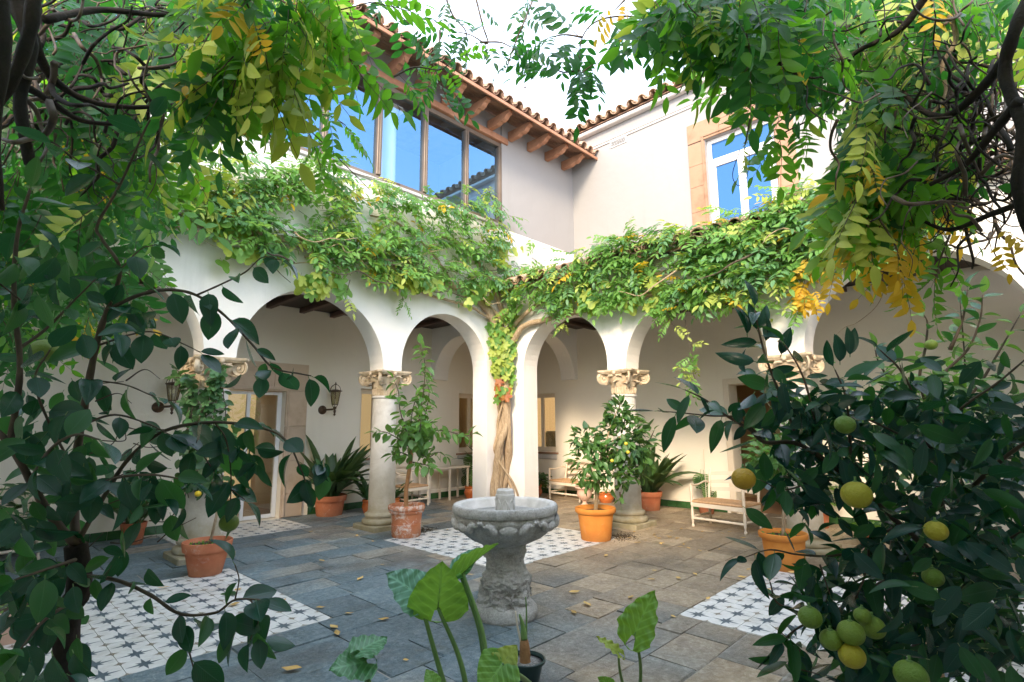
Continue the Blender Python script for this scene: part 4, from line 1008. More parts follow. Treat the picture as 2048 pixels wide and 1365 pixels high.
def T_lobed(mat, lobes=5, nm='leaf', deep=.45, stalk='bark_twig'):
    n = 20; vs = [(.18, 0, 0)]; uv = [(.2, .5)]
    for k in range(n+1):
        a = -PI*.86 + 2*PI*.86*k/n; lf = abs(math.cos(a*lobes/2/.86*.98)); r = (.34+.20*math.cos(a*.55))*(1-deep+deep*lf**1.2)*1.25
        vs.append((.36+r*math.cos(a)-.12*(1-abs(math.cos(a/2))), r*math.sin(a), -.18*r*r + .06*abs(math.sin(a*lobes/2)))); uv.append((.2+.8*r, .5+r*math.sin(a)))
    fs = [(0, k, k+1) for k in range(1, n+1)]
    return make_leafmesh(nm, [(vs, fs, uv, 0), stem_part([(-.1, 0, .03), (.18, 0, 0)], .012)], [M[mat], M[stalk]])
def T_strap(mat, wd=.16, bend=.5, fold=.5, seg=8, nm='leaf'):
    vs = []; uv = []; fs = []
    for i in range(seg+1):
        f = i/seg; a = bend*f; x = math.sin(a)/bend if bend > .01 else f; z = -(1-math.cos(a))/bend if bend > .01 else 0
        wv = wd/2*(.12 + .88*math.sin(PI*min(1, max(0, (f-.12)/.88))**.8)**.75 if f > .12 else .12)
        if f == 1: wv = .003
        vs += [(x, -wv, z+fold*wv), (x, 0, z), (x, wv, z+fold*wv)]; uv += [(f, 0), (f, .5), (f, 1)]
    for i in range(seg):
        a = i*3; fs += [(a, a+3, a+4, a+1), (a+1, a+4, a+5, a+2)]
    return make_leafmesh(nm, [(vs, fs, uv, 0)], [M[mat]])
def T_elephant(mat, wd=.78, fold=.3, droop=.35, wav=.03, roll=0, nm='leaf', seed=0):
    """arrow shaped blade: petiole joins a third of the way along; +X to the tip"""
    q = random.Random(seed); n, m = 22, 12; vs = []; uv = []
    def half(f):      # half width at f along total length (0 = lobe ends, 1 = tip)
        return .5*wd*(min(1, (f/.28))**.55 if f < .28 else (1-((f-.28)/.72)**1.9))**.92
    for i in range(n+1):
        f = i/n; x = f - .27; hw_ = max(half(f), .004)
        notch = 0 if f > .27 else (.27-f)*.30
        for j in range(-m, m+1):
            g_ = j/m; y = math.copysign(notch + (hw_-notch)*abs(g_) if hw_ > notch else hw_*abs(g_), g_) if j else 0
            if j == 0: y = 0
            z = fold*abs(y)*(1-.8*f) - droop*max(0, x)**2 - .25*max(0, -x)**2 + wav*math.sin(f*30+abs(g_)*4)*abs(g_)**1.5 + .016*math.cos((f*14-abs(g_)*2.6)*PI)*min(1, abs(g_)*3)*(1-.4*abs(g_))
            z -= .55*fold*(abs(y)**2)*1.5
            if roll: 
                a = roll*abs(y)/(wd/2); z += abs(y)*math.sin(a); y = y*math.cos(a)
            vs.append((x, y, z)); uv.append((f, .5+.5*g_*(hw_/(wd/2))))
    w_ = 2*m+1; fs = []
    for i in range(n):
        for j in range(2*m):
            if i/n < .24 and j in (m-1, m) : 
                if i/n < .22: continue
            fs.append((i*w_+j, (i+1)*w_+j, (i+1)*w_+j+1, i*w_+j+1))
    rib = MB(); rib.tube([(-.02, 0, -.004), (.3, 0, -droop*.09-.003), (.70, 0, -droop*.49-.002)], [.010, .006, .002], 4)
    return make_leafmesh(nm, [(vs, fs, uv, 0), (rib.v, rib.f, [(0, .5)]*len(rib.v), 1)], [M[mat], M['stalk']])
def T_monstera(mat, nm='leaf'):
    vs = [(0, 0, 0)]; fs = []; uv = [(0, .5)]; parts = []
    def half(s):
        V = []; n = 7
        # spine
        for k in range(n+1):
            f = k/n; x = -.10+.95*f; V.append((x, s*.015, -.1*f*f))
        F = []
        for k in range(n):
            b = len(V); f0 = (k+.06)/n; f1 = (k+.80)/n; W = lambda f: .48*math.sin(PI*min(1, .12+f*.88))**.6
            x0, x1 = -.10+.95*f0, -.10+.95*f1
            V += [(x0, s*.10, -.1*f0*f0+.02), (x1, s*.10, -.1*f1*f1+.02), (x0+.06, s*W(f0), -.05), (x1+.05, s*W(min(1, f1)), -.06)]
            F += [(k, k+1, b+1, b), (b, b+1, b+3, b+2)]
        if s > 0: F = [f[::-1] for f in F]
        return V, F, [(v[0], .5+v[1]) for v in V], 0
    return make_leafmesh(nm, [half(-1), half(1), stem_part([(-.4, 0, -.1), (0, 0, 0)], .014)], [M[mat], M['stalk']])

PX = {}
class Foliage:
    """collects the leaves of one plant; the 300 that show largest become parts, the rest one stuff part"""
    def __init__(s, parent, cap=300, name='leaf'): s.p = parent; s.L = []; s.cap = cap; s.name = name
    def add(s, me, Mx): s.L.append((me, Mx))
    def finish(s):
        inv = s.p.matrix_basis.inverted() if s.p is not None else Matrix()
        def size(e):
            Mx = e[1]; p = Mx.to_translation() + (Mx.to_3x3() @ Vector((.5, 0, 0))) - CAM; D = p.dot(FW)
            if D < .2: return 0
            x, y = p.dot(RT2)/D*FPX, p.dot(UP2)/D*FPX
            k = 1 if (abs(x) < W0/2+40 and abs(y) < H0/2+40) else .05
            return k*Mx.to_scale().x/D
        s.L.sort(key=size, reverse=True)
        for me, Mx in s.L[:s.cap]: link(s.name, me, s.p, inv @ Mx)
        rest = s.L[s.cap:]
        if rest:
            g_ = {}
            for me, Mx in rest: g_.setdefault(me.name, (me, []))[1].append(inv @ Mx)
            tag(link('foliage', join_many('foliage', list(g_.values())), s.p), kind='stuff')
def jit(r, s): return Vector((r.uniform(-s, s), r.uniform(-s, s), r.uniform(-s, s)))

# --- leaf templates
TB = {}
for m_ in ('l_citrus', 'l_citrus2', 'l_orange', 'l_orange2', 'l_fresh', 'l_pot', 'l_pot_d'):
    wdt = .50 if 'orange' not in m_ else .40
    if m_ in ('l_citrus', 'l_citrus2'): wdt = .56
    TB[m_] = [T_broad(m_, wdt, 8, .28, .14, .10, crv=.04), T_broad(m_, wdt*.85, 8, .55, .38, .12, crv=-.10), T_broad(m_, wdt*1.04, 8, .14, .05, .09, crv=.02), T_broad(m_, wdt*.70, 8, .7, .22, .12, crv=.14), T_broad(m_, wdt*.92, 8, .35, -.12, .10, crv=-.03)]
TP = {}
for m_ in ('l_w1', 'l_w2', 'l_w3', 'l_y', 'l_p1', 'l_p2'):
    TP[m_] = [T_pinnate(m_, 5, .30, .115, .16, 1), T_pinnate(m_, 6, .27, .10, .30, 2), T_pinnate(m_, 4, .33, .13, .08, 3)]
TL = {m_: [T_lobed(m_, 5), T_lobed(m_, 3)] for m_ in ('l_w1', 'l_w3', 'l_y', 'l_red', 'l_pot_d', 'l_w2')}

# ---------------------------------------------------------------- wall vine (wisteria) in the corner
rv = random.Random(21)
vine = thing('wisteria_vine', 'old twisted wisteria climbing the corner pier and spreading leafy branches over both arcades', 'vine', (U0-.12, V0-.12, 0))
vi = vine.matrix_basis.inverted()
def vpart(name, pts, rad, mat='bark', n=8):
    b = MB(); b.tube([vi @ Vector(p) for p in pts], rad, n); return b.build(name, M[mat], vine, smooth=True)
def braid(k, zt_, r0, amp, tw, ph, base):
    pts = []; rad = []
    n = 46
    for i in range(n+1):
        f = i/n; z = -.02 + zt_*f; a = ph + tw*f*2*PI + .6*math.sin(f*7+k)
        A = amp*(1.25-.55*f + .3*math.sin(f*9+k*2)) * (1 + (1.0-f)**6*.5)
        pts.append(Vector((base[0] + A*math.cos(a) + .02*math.sin(f*23+k), base[1] + A*math.sin(a) + .02*math.cos(f*19+k), z)))
        rad.append(r0*(1.25-.55*f)*(1+.14*math.sin(f*31+k*3)))
    return pts, rad
for k in range(7):
    pts, rad = braid(k, 3.15 if k < 5 else 2.2, [.070, .066, .062, .056, .060, .032, .018][k], [.10, .115, .12, .105, .06, .15, .17][k], [.55, -.6, .9, .4, -.75, 1.0, -.8][k], k*.9, (U0-.16, V0-.16))
    vpart('trunk', pts, rad, n=10)
def wallpt(x, y, side, off): return onplane(x, y, 1, V0-off) if side == 'L' else onplane(x, y, 0, U0-off)
brs = [('L', [(1000, 690), (985, 640), (960, 605), (900, 570), (820, 545), (740, 520), (650, 500), (560, 478)], .075, .045), ('L', [(1005, 700), (1000, 640), (950, 592), (880, 555), (800, 520), (700, 500), (600, 480), (480, 465), (400, 455), (330, 435)], .05, .022),
       ('L', [(1010, 640), (985, 570), (960, 530), (930, 495), (880, 470)], .055, .03), ('L', [(1000, 650), (940, 615), (860, 590), (790, 560), (690, 535), (610, 515)], .03, .018),
       ('L', [(640, 500), (500, 460), (420, 420), (330, 395), (230, 360), (120, 330)], .05, .02), ('L', [(900, 560), (860, 500), (800, 450), (740, 430)], .03, .015),
       ('R', [(1020, 690), (1045, 655), (1090, 640), (1150, 625), (1230, 600), (1330, 585), (1430, 570), (1540, 545)], .06, .03), ('R', [(1020, 660), (1060, 620), (1120, 590), (1220, 565), (1330, 545), (1450, 520), (1600, 490), (1760, 440)], .045, .02),
       ('R', [(1540, 560), (1640, 530), (1700, 525), (1800, 470)], .03, .015)]
for side, px, r0, r1 in brs:
    P = [wallpt(x, y, side, .10+.04*math.sin(i*2)) for i, (x, y) in enumerate(px)]; P = smooth_path(P, 6); n = len(P)
    for i in range(n): P[i] = P[i] + jit(rv, .012)
    vpart('branch', P, [r0+(r1-r0)*i/(n-1) for i in range(n)])
fol = Foliage(vine)
def inpoly(x, y, P):
    c = False; j = len(P)-1
    for i in range(len(P)):
        if (P[i][1] > y) != (P[j][1] > y) and x < (P[j][0]-P[i][0])*(y-P[i][1])/(P[j][1]-P[i][1])+P[i][0]: c = not c
        j = i
    return c
def scatter(poly, n, r):
    xs = [p[0] for p in poly]; ys = [p[1] for p in poly]; out = []
    while len(out) < n:
        x, y = r.uniform(min(xs), max(xs)), r.uniform(min(ys), max(ys))
        if inpoly(x, y, poly): out.append((x, y))
    return out
Lpoly = [(60, 250), (200, 300), (300, 330), (420, 330), (520, 300), (640, 325), (700, 345), (760, 370), (850, 395), (900, 405), (975, 385), (1030, 440), (1065, 480), (1075, 545), (1060, 600), (1020, 615), (975, 560), (930, 590), (880, 575), (830, 540), (800, 560), (760, 570), (700, 520), (640, 540), (600, 510), (560, 505), (500, 470), (430, 455), (380, 430), (300, 440), (200, 430), (60, 400)]
Rpoly = [(1040, 560), (1100, 545), (1160, 515), (1240, 485), (1300, 475), (1330, 465), (1380, 470), (1440, 440), (1520, 450), (1560, 400), (1650, 390), (1760, 350), (1900, 300), (1900, 420), (1760, 520), (1700, 530), (1620, 545), (1540, 580), (1500, 600), (1440, 610), (1370, 640), (1330, 630), (1290, 610), (1240, 625), (1200, 640), (1150, 620), (1120, 645), (1060, 640), (1010, 640)]
def clump(r, x, y, f=.013):       # clump density from noise
    return mnoise.noise(Vector((x*f, y*f, 3.3)))
def fill(poly, n, side, r, smin=.30, smax=.46, offmax=.62):
    out = Vector((0, -1, 0)) if side == 'L' else Vector((-1, 0, 0)); al = Vector((1, 0, 0)) if side == 'L' else Vector((0, 1, 0))
    for x, y in scatter(poly, n, r):
        c = clump(r, x, y)
        if c < -.20 and r.random() < .9: continue
        off = r.uniform(.06, .18) + (offmax-.2)*max(0, c+.35)*r.random()
        p = wallpt(x, y, side, off); d = out*r.uniform(.3, 1.0) + al*r.uniform(-1, 1) + Vector((0, 0, r.uniform(-1.1, .25)))
        nz = Vector((0, 0, 1))*r.uniform(.4, 1) + out*r.uniform(.2, .9) + jit(r, .25)
        cc = clump(r, x+500, y, .008); k = r.random()
        m_ = 'l_w1'
        if k < .30+cc*.4: m_ = 'l_w2'
        elif k > .86-cc*.4: m_ = 'l_w3'
        if r.random() < .022: m_ = 'l_y'
        fol.add(r.choice(TP[m_]), basis(p, d, nz, r.uniform(smin, smax)))
Lpoly = [(x, y-8) for x, y in Lpoly]; Rpoly = [(x, y-22) for x, y in Rpoly]
fill(Lpoly, 1350, 'L', rv); fill(Rpoly, 1300, 'R', rv)
# bare runners and dead twigs weaving through the band
for side, y0, x0_, x1_ in (('L', 470, 380, 980), ('R', 560, 1060, 1700)):
    for k in range(26):
        x = rv.uniform(x0_, x1_); y = y0 + (x-x0_)*(.16 if side == 'L' else -.17) + rv.uniform(-50, 40); sx_ = rv.choice((-1, 1)); pts = []; off = rv.uniform(.08, .5)
        for q in range(6): pts.append(wallpt(x, y, side, off)); x += sx_*rv.uniform(12, 34); y += rv.uniform(-16, 14) + (6 if side == 'L' else -6)*sx_; off += rv.uniform(-.05, .08)
        P = smooth_path(pts, 3); r_ = rv.uniform(.005, .018); vpart('branch', P, [r_*(1-.7*i/len(P)) for i in range(len(P))], rv.choice(('bark', 'bark_twig')), 5)
# outliers and hanging sprays
for side, px, n in (('L', [(700, 560), (690, 600)], 2), ('L', [(805, 545), (805, 600)], 3), ('R', [(1370, 640), (1380, 690), (1385, 740), (1395, 770)], 12), ('R', [(1330, 620), (1345, 650)], 8), ('R', [(1130, 640), (1120, 665)], 4),
                    ('R', [(1590, 560), (1600, 630)], 6), ('R', [(1440, 610), (1500, 600), (1520, 620)], 14), ('L', [(985, 400), (975, 375)], 6), ('L', [(640, 330), (800, 370)], 14), ('R', [(1310, 480), (1350, 455), (1300, 470)], 8), ('R', [(1555, 395), (1600, 380)], 8)):
    P = smooth_path([wallpt(x, y, side, .28) for x, y in px], 5); out = Vector((0, -1, 0)) if side == 'L' else Vector((-1, 0, 0))
    vpart('branch', P, .006, 'bark_twig', 4)
    for k in range(n):
        p = rv.choice(P); fol.add(rv.choice(TP[rv.choice(('l_w1', 'l_w1', 'l_w3'))]), basis(p, jit(rv, 1)+Vector((0, 0, -.5))+out*.4, out+Vector((0, 0, .6)), rv.uniform(.22, .34)))
# yellow hanging bunches
for x, y, n, s in ((1620, 520, 12, .30), (1600, 570, 9, .30), (1612, 585, 9, .26)):
    for k in range(n):
        p = wallpt(x+rv.uniform(-16, 16), y+rv.uniform(-14, 6), 'R', rv.uniform(.3, .45)); fol.add(rv.choice(TP['l_y']), basis(p, jit(rv, .5)+Vector((0, 0, -1)), Vector((-1, -.4, .3))+jit(rv, .5), s))
# vine leaves with lobes on the trunk and lower edge
out = Vector((-1, -1, 0)).normalized()
for k in range(120):
    z = 2.1+1.65*rv.random()**.8; f = (z-2.1)/1.65; a = rv.uniform(-1.5, 1.5); wdt_ = .10+.16*f
    sidev = Vector((1, -1, 0)).normalized(); p = Vector((U0-.2, V0-.2, z)) + sidev*math.sin(a)*wdt_ + out*math.cos(a)*.16
    m_ = 'l_red' if (z < 2.5 and rv.random() < .35) else ('l_w3' if rv.random() < .55 else 'l_w1')
    fol.add(rv.choice(TL[m_]), basis(p, Vector((0, 0, -1))+jit(rv, .5)+out*.3, out+jit(rv, .5), rv.uniform(.12, .2)))
for x, y, side, sp, n in ((830, 555, 'L', 60, 40), (640, 560, 'L', 50, 26), (520, 490, 'L', 60, 26), (1030, 560, 'L', 30, 20), (960, 570, 'L', 40, 26), (450, 450, 'L', 40, 22), (1170, 600, 'R', 60, 26), (1300, 590, 'R', 70, 24), (1000, 500, 'L', 40, 22), (745, 480, 'L', 50, 16)):
    o_ = Vector((0, -1, 0)) if side == 'L' else Vector((-1, 0, 0))
    for k in range(n):
        p = wallpt(x+rv.gauss(0, sp*.5), y+rv.gauss(0, 13), side, rv.uniform(.15, .4)); fol.add(rv.choice(TL[rv.choice(('l_w3', 'l_w1', 'l_w3'))]), basis(p, Vector((0, 0, -1))+jit(rv, .7), o_+Vector((0, 0, .3))+jit(rv, .4), rv.uniform(.15, .24)))
fol.finish()

# ---------------------------------------------------------------- pots
def pot_prof(kind, rr_, rb, h):
    if kind == 'rolled': return [(rb, 0), (rb+.004, .01), (rb+(rr_*.86-rb)*.5, h*.40), (rr_*.86, h*.80), (rr_*.90, h*.81), (rr_*.985, h*.86), (rr_, h*.93), (rr_*.985, h*.985), (rr_*.95, h), (rr_*.90, h*.985), (rr_*.84, h*.92), (rr_*.82, h*.88)]
    if kind == 'banded': return [(rb, 0), (rb+.004, .008), (rb+.01, .03), (rb+(rr_*.84-rb)*.45, h*.38), (rb+(rr_*.84-rb)*.45+.004, h*.385), (rb+(rr_*.84-rb)*.47+.004, h*.40), (rb+(rr_*.84-rb)*.47, h*.41), (rr_*.84, h*.74), (rr_*.93, h*.76), (rr_*.95, h*.80), (rr_*.90, h*.815), (rr_*.97, h*.84), (rr_, h*.90), (rr_*.99, h*.97), (rr_*.95, h), (rr_*.89, h*.98), (rr_*.85, h*.90), (rr_*.84, h*.87)]
    if kind == 'collar': return [(rb, 0), (rb+.003, .008), (rr_*.86, h*.72), (rr_*.95, h*.725), (rr_, h*.97), (rr_*.985, h), (rr_*.94, h), (rr_*.91, h*.95), (rr_*.88, h*.88)]
    if kind == 'belly': return [(rb, 0), (rb*1.12, h*.12), (rr_*1.0, h*.38), (rr_*1.02, h*.52), (rr_*.90, h*.72), (rr_*.88, h*.80), (rr_*.99, h*.86), (rr_*1.0, h*.97), (rr_*.95, h), (rr_*.88, h*.97), (rr_*.84, h*.88)]
    if kind == 'urn': return [(rb, 0), (rb*1.0, h*.06), (rb*.7, h*.12), (rb*.38, h*.22), (rb*.38, h*.30), (rb*.8, h*.36), (rr_*.70, h*.50), (rr_*.78, h*.66), (rr_*.74, h*.80), (rr_*.80, h*.86), (rr_*.99, h*.93), (rr_, h*.97), (rr_*.96, h), (rr_*.8, h*.97), (rr_*.7, h*.9)]
def pot(t, kind, rr_, rb, h, mat, soil='soil'):
    b = MB(); P = pot_prof(kind, rr_, rb, h); P2 = P + [(P[-1][0]-.01, P[-1][1]-.02)]; b.lathe(P2, 44); b.f = [f for f in b.f if not (len(f) == 44 and f[0] != 43)]; b.m = b.m[:len(b.f)]
    b.build('pot', M[mat], t, ang=45)
    b = MB(); rs = P[-1][0]-.002; zs = P[-1][1]; n = 26
    vs = [(0, 0, zs+.01)]
    for q_ in (.35, .7, 1):
        for k in range(n): a = 2*PI*k/n; vs.append((rs*q_*math.cos(a), rs*q_*math.sin(a), zs + .012*mnoise.noise(Vector((q_*5, a*3, rr_*50))) - .004))
    fs = [(0, 1+k, 1+(k+1) % n) for k in range(n)] + [(1+i*n+k, 1+(i+1)*n+k, 1+(i+1)*n+(k+1) % n, 1+i*n+(k+1) % n) for i in range(2) for k in range(n)]
    b.add(vs, fs); b.build('soil', M[soil], t, smooth=True); return zs
def tpart(t, name, pts, rad, mat='bark_twig', n=7):
    iv = t.matrix_basis.inverted(); b = MB(); b.tube([iv @ Vector(p) for p in pts], rad, n); return b.build(name, M[mat], t, smooth=True)
def sprig(F, path, meshes, r, step, size, hang=.5, spread=.9, face=None, start=.1, szv=.25):
    """leaves on alternate sides of a twig"""
    P = [Vector(p) for p in path]; L = [0]
    for a, c in zip(P[:-1], P[1:]): L.append(L[-1]+(c-a).length)
    s = L[-1]*start; k = r.randint(0, 3)
    while s <= L[-1]:
        i = max(0, min(len(P)-2, next((j for j in range(len(L)-1) if L[j+1] >= s), len(P)-2)))
        f = (s-L[i])/max(1e-6, L[i+1]-L[i]); p = P[i].lerp(P[i+1], f); t_ = (P[i+1]-P[i]).normalized()
        sd = t_.cross(Vector((0, 0, 1)));  sd = sd.normalized() if sd.length > .05 else Vector((1, 0, 0)); u2 = t_.cross(sd)
        a = k*2.4 + r.uniform(-.4, .4); d = t_*r.uniform(.15, .6) + (sd*math.cos(a)+u2*math.sin(a))*spread + Vector((0, 0, -hang*r.uniform(.5, 1.3)))
        nz = Vector((0, 0, 1)) + jit(r, .5) if face is None else Vector(face)+jit(r, .7)
        me = r.choice(meshes); F.add(me, basis(p, d, nz, size*r.uniform(1-szv, 1+szv))); s += step*r.uniform(.7, 1.3); k += 1
    F.add(r.choice(meshes), basis(P[-1], (P[-1]-P[-2])+Vector((0, 0, -hang*.5*(P[-1]-P[-2]).length)), Vector((0, 0, 1))+jit(r, .4), size))
def fruit(t, p, r, mat, nm='fruit'):
    iv = t.matrix_basis.inverted(); b = MB(); b.ball(iv @ Vector(p), r, 28, 18, 0, (1, 1, .92)); b.add([], [])
    o = b.build(nm, M[mat], t, smooth=True)
    q = MB(); c = iv @ Vector(p); q.tube([c+Vector((0, 0, r*.88)), c+Vector((.002, 0, r*1.25))], .0025, 5); q.ball(c+Vector((0, 0, r*.9)), .006, 8, 4, 0, (1, 1, .4)); q.build('stem', M['stalk'], t, smooth=True)
    return o
rp = random.Random(5)
# A: pot by the ivy column
t = thing('potted_climber', 'terracotta pot with a thin bent stem and ivy climbing the left column', 'potted plant', (2.18, 6.81, 0))
zs = pot(t, 'collar', .255, .162, .355, 'terra')
fol = Foliage(t)
P = smooth_path([(2.20, 6.80, .3), at(435, 1020, 6.0), at(436, 985, 6.05), at(418, 940, 6.1), at(416, 905, 6.3), at(412, 860, 6.5)], 5); tpart(t, 'stem', P, [.016-.008*i/len(P) for i in range(len(P))], 'bark')
for k in range(34):
    a = rp.uniform(0, 6.3); q = rp.uniform(.03, .2); fol.add(rp.choice(TB['l_fresh']), basis((2.18+q*math.cos(a), 6.81+q*math.sin(a), zs), jit(rp, .8)+Vector((0, 0, .6)), Vector((0, 0, 1))+jit(rp, .3), rp.uniform(.03, .05)))
cx_, cy_ = 2.385, V0+CL
for w_ in range(9):
    x0_ = rp.uniform(-1, 1); pts = []
    for k in range(12):
        f = k/11; a = -PI*.68 + x0_*.9 + .5*math.sin(f*5+w_); rr_ = .235 + .05*math.sin(f*7+w_)**2 + (.20 if f > .86 else 0)*(f-.86)*6; pts.append((cx_+rr_*math.cos(a), cy_+rr_*math.sin(a), .75+f*rp.uniform(1.45, 1.62)))
    tpart(t, 'stem', smooth_path(pts, 3), .006, 'bark_twig', 4); sprig(fol, pts, TL['l_pot_d']+TB['l_pot_d']+TL['l_w2'], rp, .045, .12, .8, .8, (-.6, -.9, .3))
for k in range(110):
    p = at(rp.gauss(405, 38), rp.uniform(850, 985), rp.uniform(6.2, 6.9)); fol.add(rp.choice(TL['l_pot_d']+TB['l_pot_d']), basis(p, jit(rp, 1)+Vector((0, 0, -.5)), Vector((-.6, -.8, .4))+jit(rp, .5), rp.uniform(.10, .17)))
fol.finish()
for x, y in ((473, 885), (396, 988), (423, 945)): fruit(t, at(x, y, 6.15), .035, 'lemon')
# B: tall leafy tree
t = thing('potted_tree', 'tall open leafy sapling in a limed terracotta pot in front of the left marble column', 'potted plant', (4.89, 6.86, 0))
pot(t, 'banded', .273, .202, .455, 'terra_old'); fol = Foliage(t); D = 7.98
def pp(L, D): return smooth_path([at(x, y, D+(d if len(q) > 2 else 0)) for q in L for x, y, d in [(*q, 0)[:3]]], 5)
def multi(t, fol, D, specs, r, meshes, step, size, hang, mat='bark_twig', r0=.012):
    for L in specs:
        P = smooth_path([at(x, y, D+dd) for x, y, dd in L], 5); n = len(P); tpart(t, 'branch', P, [r0*(1-.75*i/n) for i in range(n)], mat); sprig(fol, P, meshes, r, step, size, hang)
P = smooth_path([(4.89, 6.86, .38), at(812, 985, D), at(820, 930, D), at(826, 895, D), at(838, 868, D)], 5); tpart(t, 'trunk', P, [.034-.012*i/len(P) for i in range(len(P))], 'bark_tan', 9)
specs = [[(832, 880, 0), (838, 840, 0), (846, 790, .05), (850, 740, .05), (846, 700, 0)], [(828, 890, 0), (812, 860, -.1), (800, 820, -.1), (797, 785, -.1), (788, 760, -.1)], [(835, 872, 0), (862, 862, .1), (895, 863, .15), (930, 872, .2), (945, 868, .2)], [(826, 900, 0), (800, 880, -.2), (775, 866, -.25), (752, 862, -.3)],
         [(830, 900, 0), (855, 915, .1), (875, 905, .2), (890, 912, .2)], [(824, 915, 0), (800, 905, -.1), (785, 910, -.2)], [(836, 860, 0), (850, 830, .2), (858, 790, .2), (853, 760, .2)], [(826, 925, 0), (850, 930, -.2), (868, 935, -.25)], [(830, 880, 0), (822, 850, .2), (828, 810, .25), (840, 780, .2)], [(834, 878, 0), (815, 868, .3), (800, 855, .35)], [(836, 870, 0), (856, 850, -.25), (866, 842, -.3)], [(830, 885, 0), (840, 860, -.3), (842, 835, -.35)], [(846, 715, 0), (843, 700, 0), (842, 690, 0)]]
multi(t, fol, D, specs, rp, TB['l_pot']+TB['l_fresh'], .034, .175, .7)
for k in range(110):
    p = at(rp.gauss(832, 26), rp.gauss(872, 22), D+rp.uniform(-.25, .25)); fol.add(rp.choice(TB['l_pot']), basis(p, jit(rp, 1)+Vector((0, 0, -.6)), jit(rp, .7)+Vector((-.4, -.4, .8)), rp.uniform(.14, .20)))
fol.finish()
for lab, x, y in (('dark scatter of spilled soil on the paving beside the round citrus tree pot', 6.95, 4.45), ('dark scatter of spilled soil between the limed pot and the left marble column', 5.25, 7.05)):
    q = MB()
    for k in range(420):
        px_, py_ = rp.gauss(x, .13), rp.gauss(y, .10); s_ = rp.uniform(.004, .014); z_ = .004
        q.add([(px_-s_, py_-s_*.6, z_), (px_+s_, py_-s_*.5, z_), (px_+s_*.3, py_+s_, z_), (px_, py_, z_+s_*.9)], [(0, 1, 3), (1, 2, 3), (2, 0, 3)])
    o_ = q.build('spilled_soil', M['soil']); tag(o_, lab, 'soil', kind='stuff')
# C: round orange tree
def roundtree(t, fol, lumps, r, meshes, size, n, D):
    for (x, y, rx, ry, dd) in lumps:
        for k in range(n if n > 1 else 1):
            a = r.uniform(0, 2*PI); cz = r.uniform(-1, 1); q = r.random()**.33
            s = math.sqrt(1-cz*cz); ox, oy, oz = s*math.cos(a)*q, cz*q, s*math.sin(a)*q
            p = at(x+ox*rx, y+oy*ry, D+dd+oz*rx/FPX*D); o_ = (p-at(x, y, D+dd)).normalized() if q > .05 else Vector((0, 0, 1))
            fol.add(r.choice(meshes), basis(p, o_+jit(r, .8)+Vector((0, 0, -.25)), o_*.7+Vector((0, 0, .8))+jit(r, .4), size*r.uniform(.7, 1.25)))
t = thing('potted_orange_tree', 'bushy round citrus tree with small yellow fruit in a smooth bright orange pot', 'potted plant', (6.57, 4.65, 0))
pot(t, 'rolled', .291, .207, .44, 'terra_orange'); fol = Foliage(t); D = 7.62
P = smooth_path([(6.57, 4.65, .36), at(1195, 975, D), at(1200, 940, D), at(1203, 915, D), at(1215, 880, D)], 5); tpart(t, 'trunk', P, [.030-.01*i/len(P) for i in range(len(P))], 'bark', 9)
for tx, ty, dd in ((1165, 885, -.1), (1250, 870, .1), (1235, 820, 0), (1290, 905, .2), (1185, 930, .1), (1255, 950, .1)):
    P = smooth_path([at(1205, 910, D), at((1205+tx)/2, (910+ty)/2-8, D+dd/2), at(tx, ty, D+dd)], 5); tpart(t, 'branch', P, [.014-.009*i/len(P) for i in range(len(P))], 'bark')
roundtree(t, fol, [(1182, 925, 40, 50, -.1)], rp, TB['l_pot'], .14, 190, D)
roundtree(t, fol, [(1245, 880, 52, 58, .15)], rp, TB['l_pot']+TB['l_pot_d'], .145, 330, D)
roundtree(t, fol, [(1238, 828, 22, 28, .1), (1285, 900, 34, 48, .25), (1225, 950, 40, 32, .05), (1262, 930, 34, 46, .2), (1172, 880, 26, 22, 0)], rp, TB['l_pot']+TB['l_pot_d'], .14, 85, D)
multi(t, fol, D, [[(1165, 900, 0), (1152, 880, 0), (1148, 866, 0)], [(1190, 890, 0), (1190, 868, 0)], [(1300, 880, .2), (1308, 862, .2)], [(1238, 820, 0), (1240, 805, 0)], [(1240, 985, .1), (1242, 1010, .1)]], rp, TB['l_pot'], .05, .11, .3)
fol.finish()
for x, y in ((1256, 905), (1224, 922), (1252, 888)): fruit(t, at(x, y, D-.34), .026, 'fruit_y')
# D: orange pot right
t = thing('potted_plant', 'bright orange smooth pot on the right star tile panel, behind the dark orange tree', 'potted plant', (6.7, 2.18, 0))
pot(t, 'rolled', .258, .196, .39, 'terra_orange'); fol = Foliage(t)
P = smooth_path([(6.7, 2.18, .3), (6.72, 2.15, .8), (6.68, 2.2, 1.3)], 5); tpart(t, 'trunk', P, [.022-.008*i/len(P) for i in range(len(P))], 'bark')
for k in range(40):
    a = rp.uniform(0, 6.3); q = rp.uniform(.02, .19); fol.add(rp.choice(TB['l_fresh']), basis((6.7+q*math.cos(a), 2.18+q*math.sin(a), .35), jit(rp, .8)+Vector((0, 0, .5)), Vector((0, 0, 1))+jit(rp, .3), rp.uniform(.03, .05)))
roundtree(t, fol, [(1560, 900, 60, 60, .1), (1600, 860, 60, 70, .2), (1530, 920, 34, 36, .1)], rp, TB['l_pot'], .12, 150, 6.1); fol.finish()
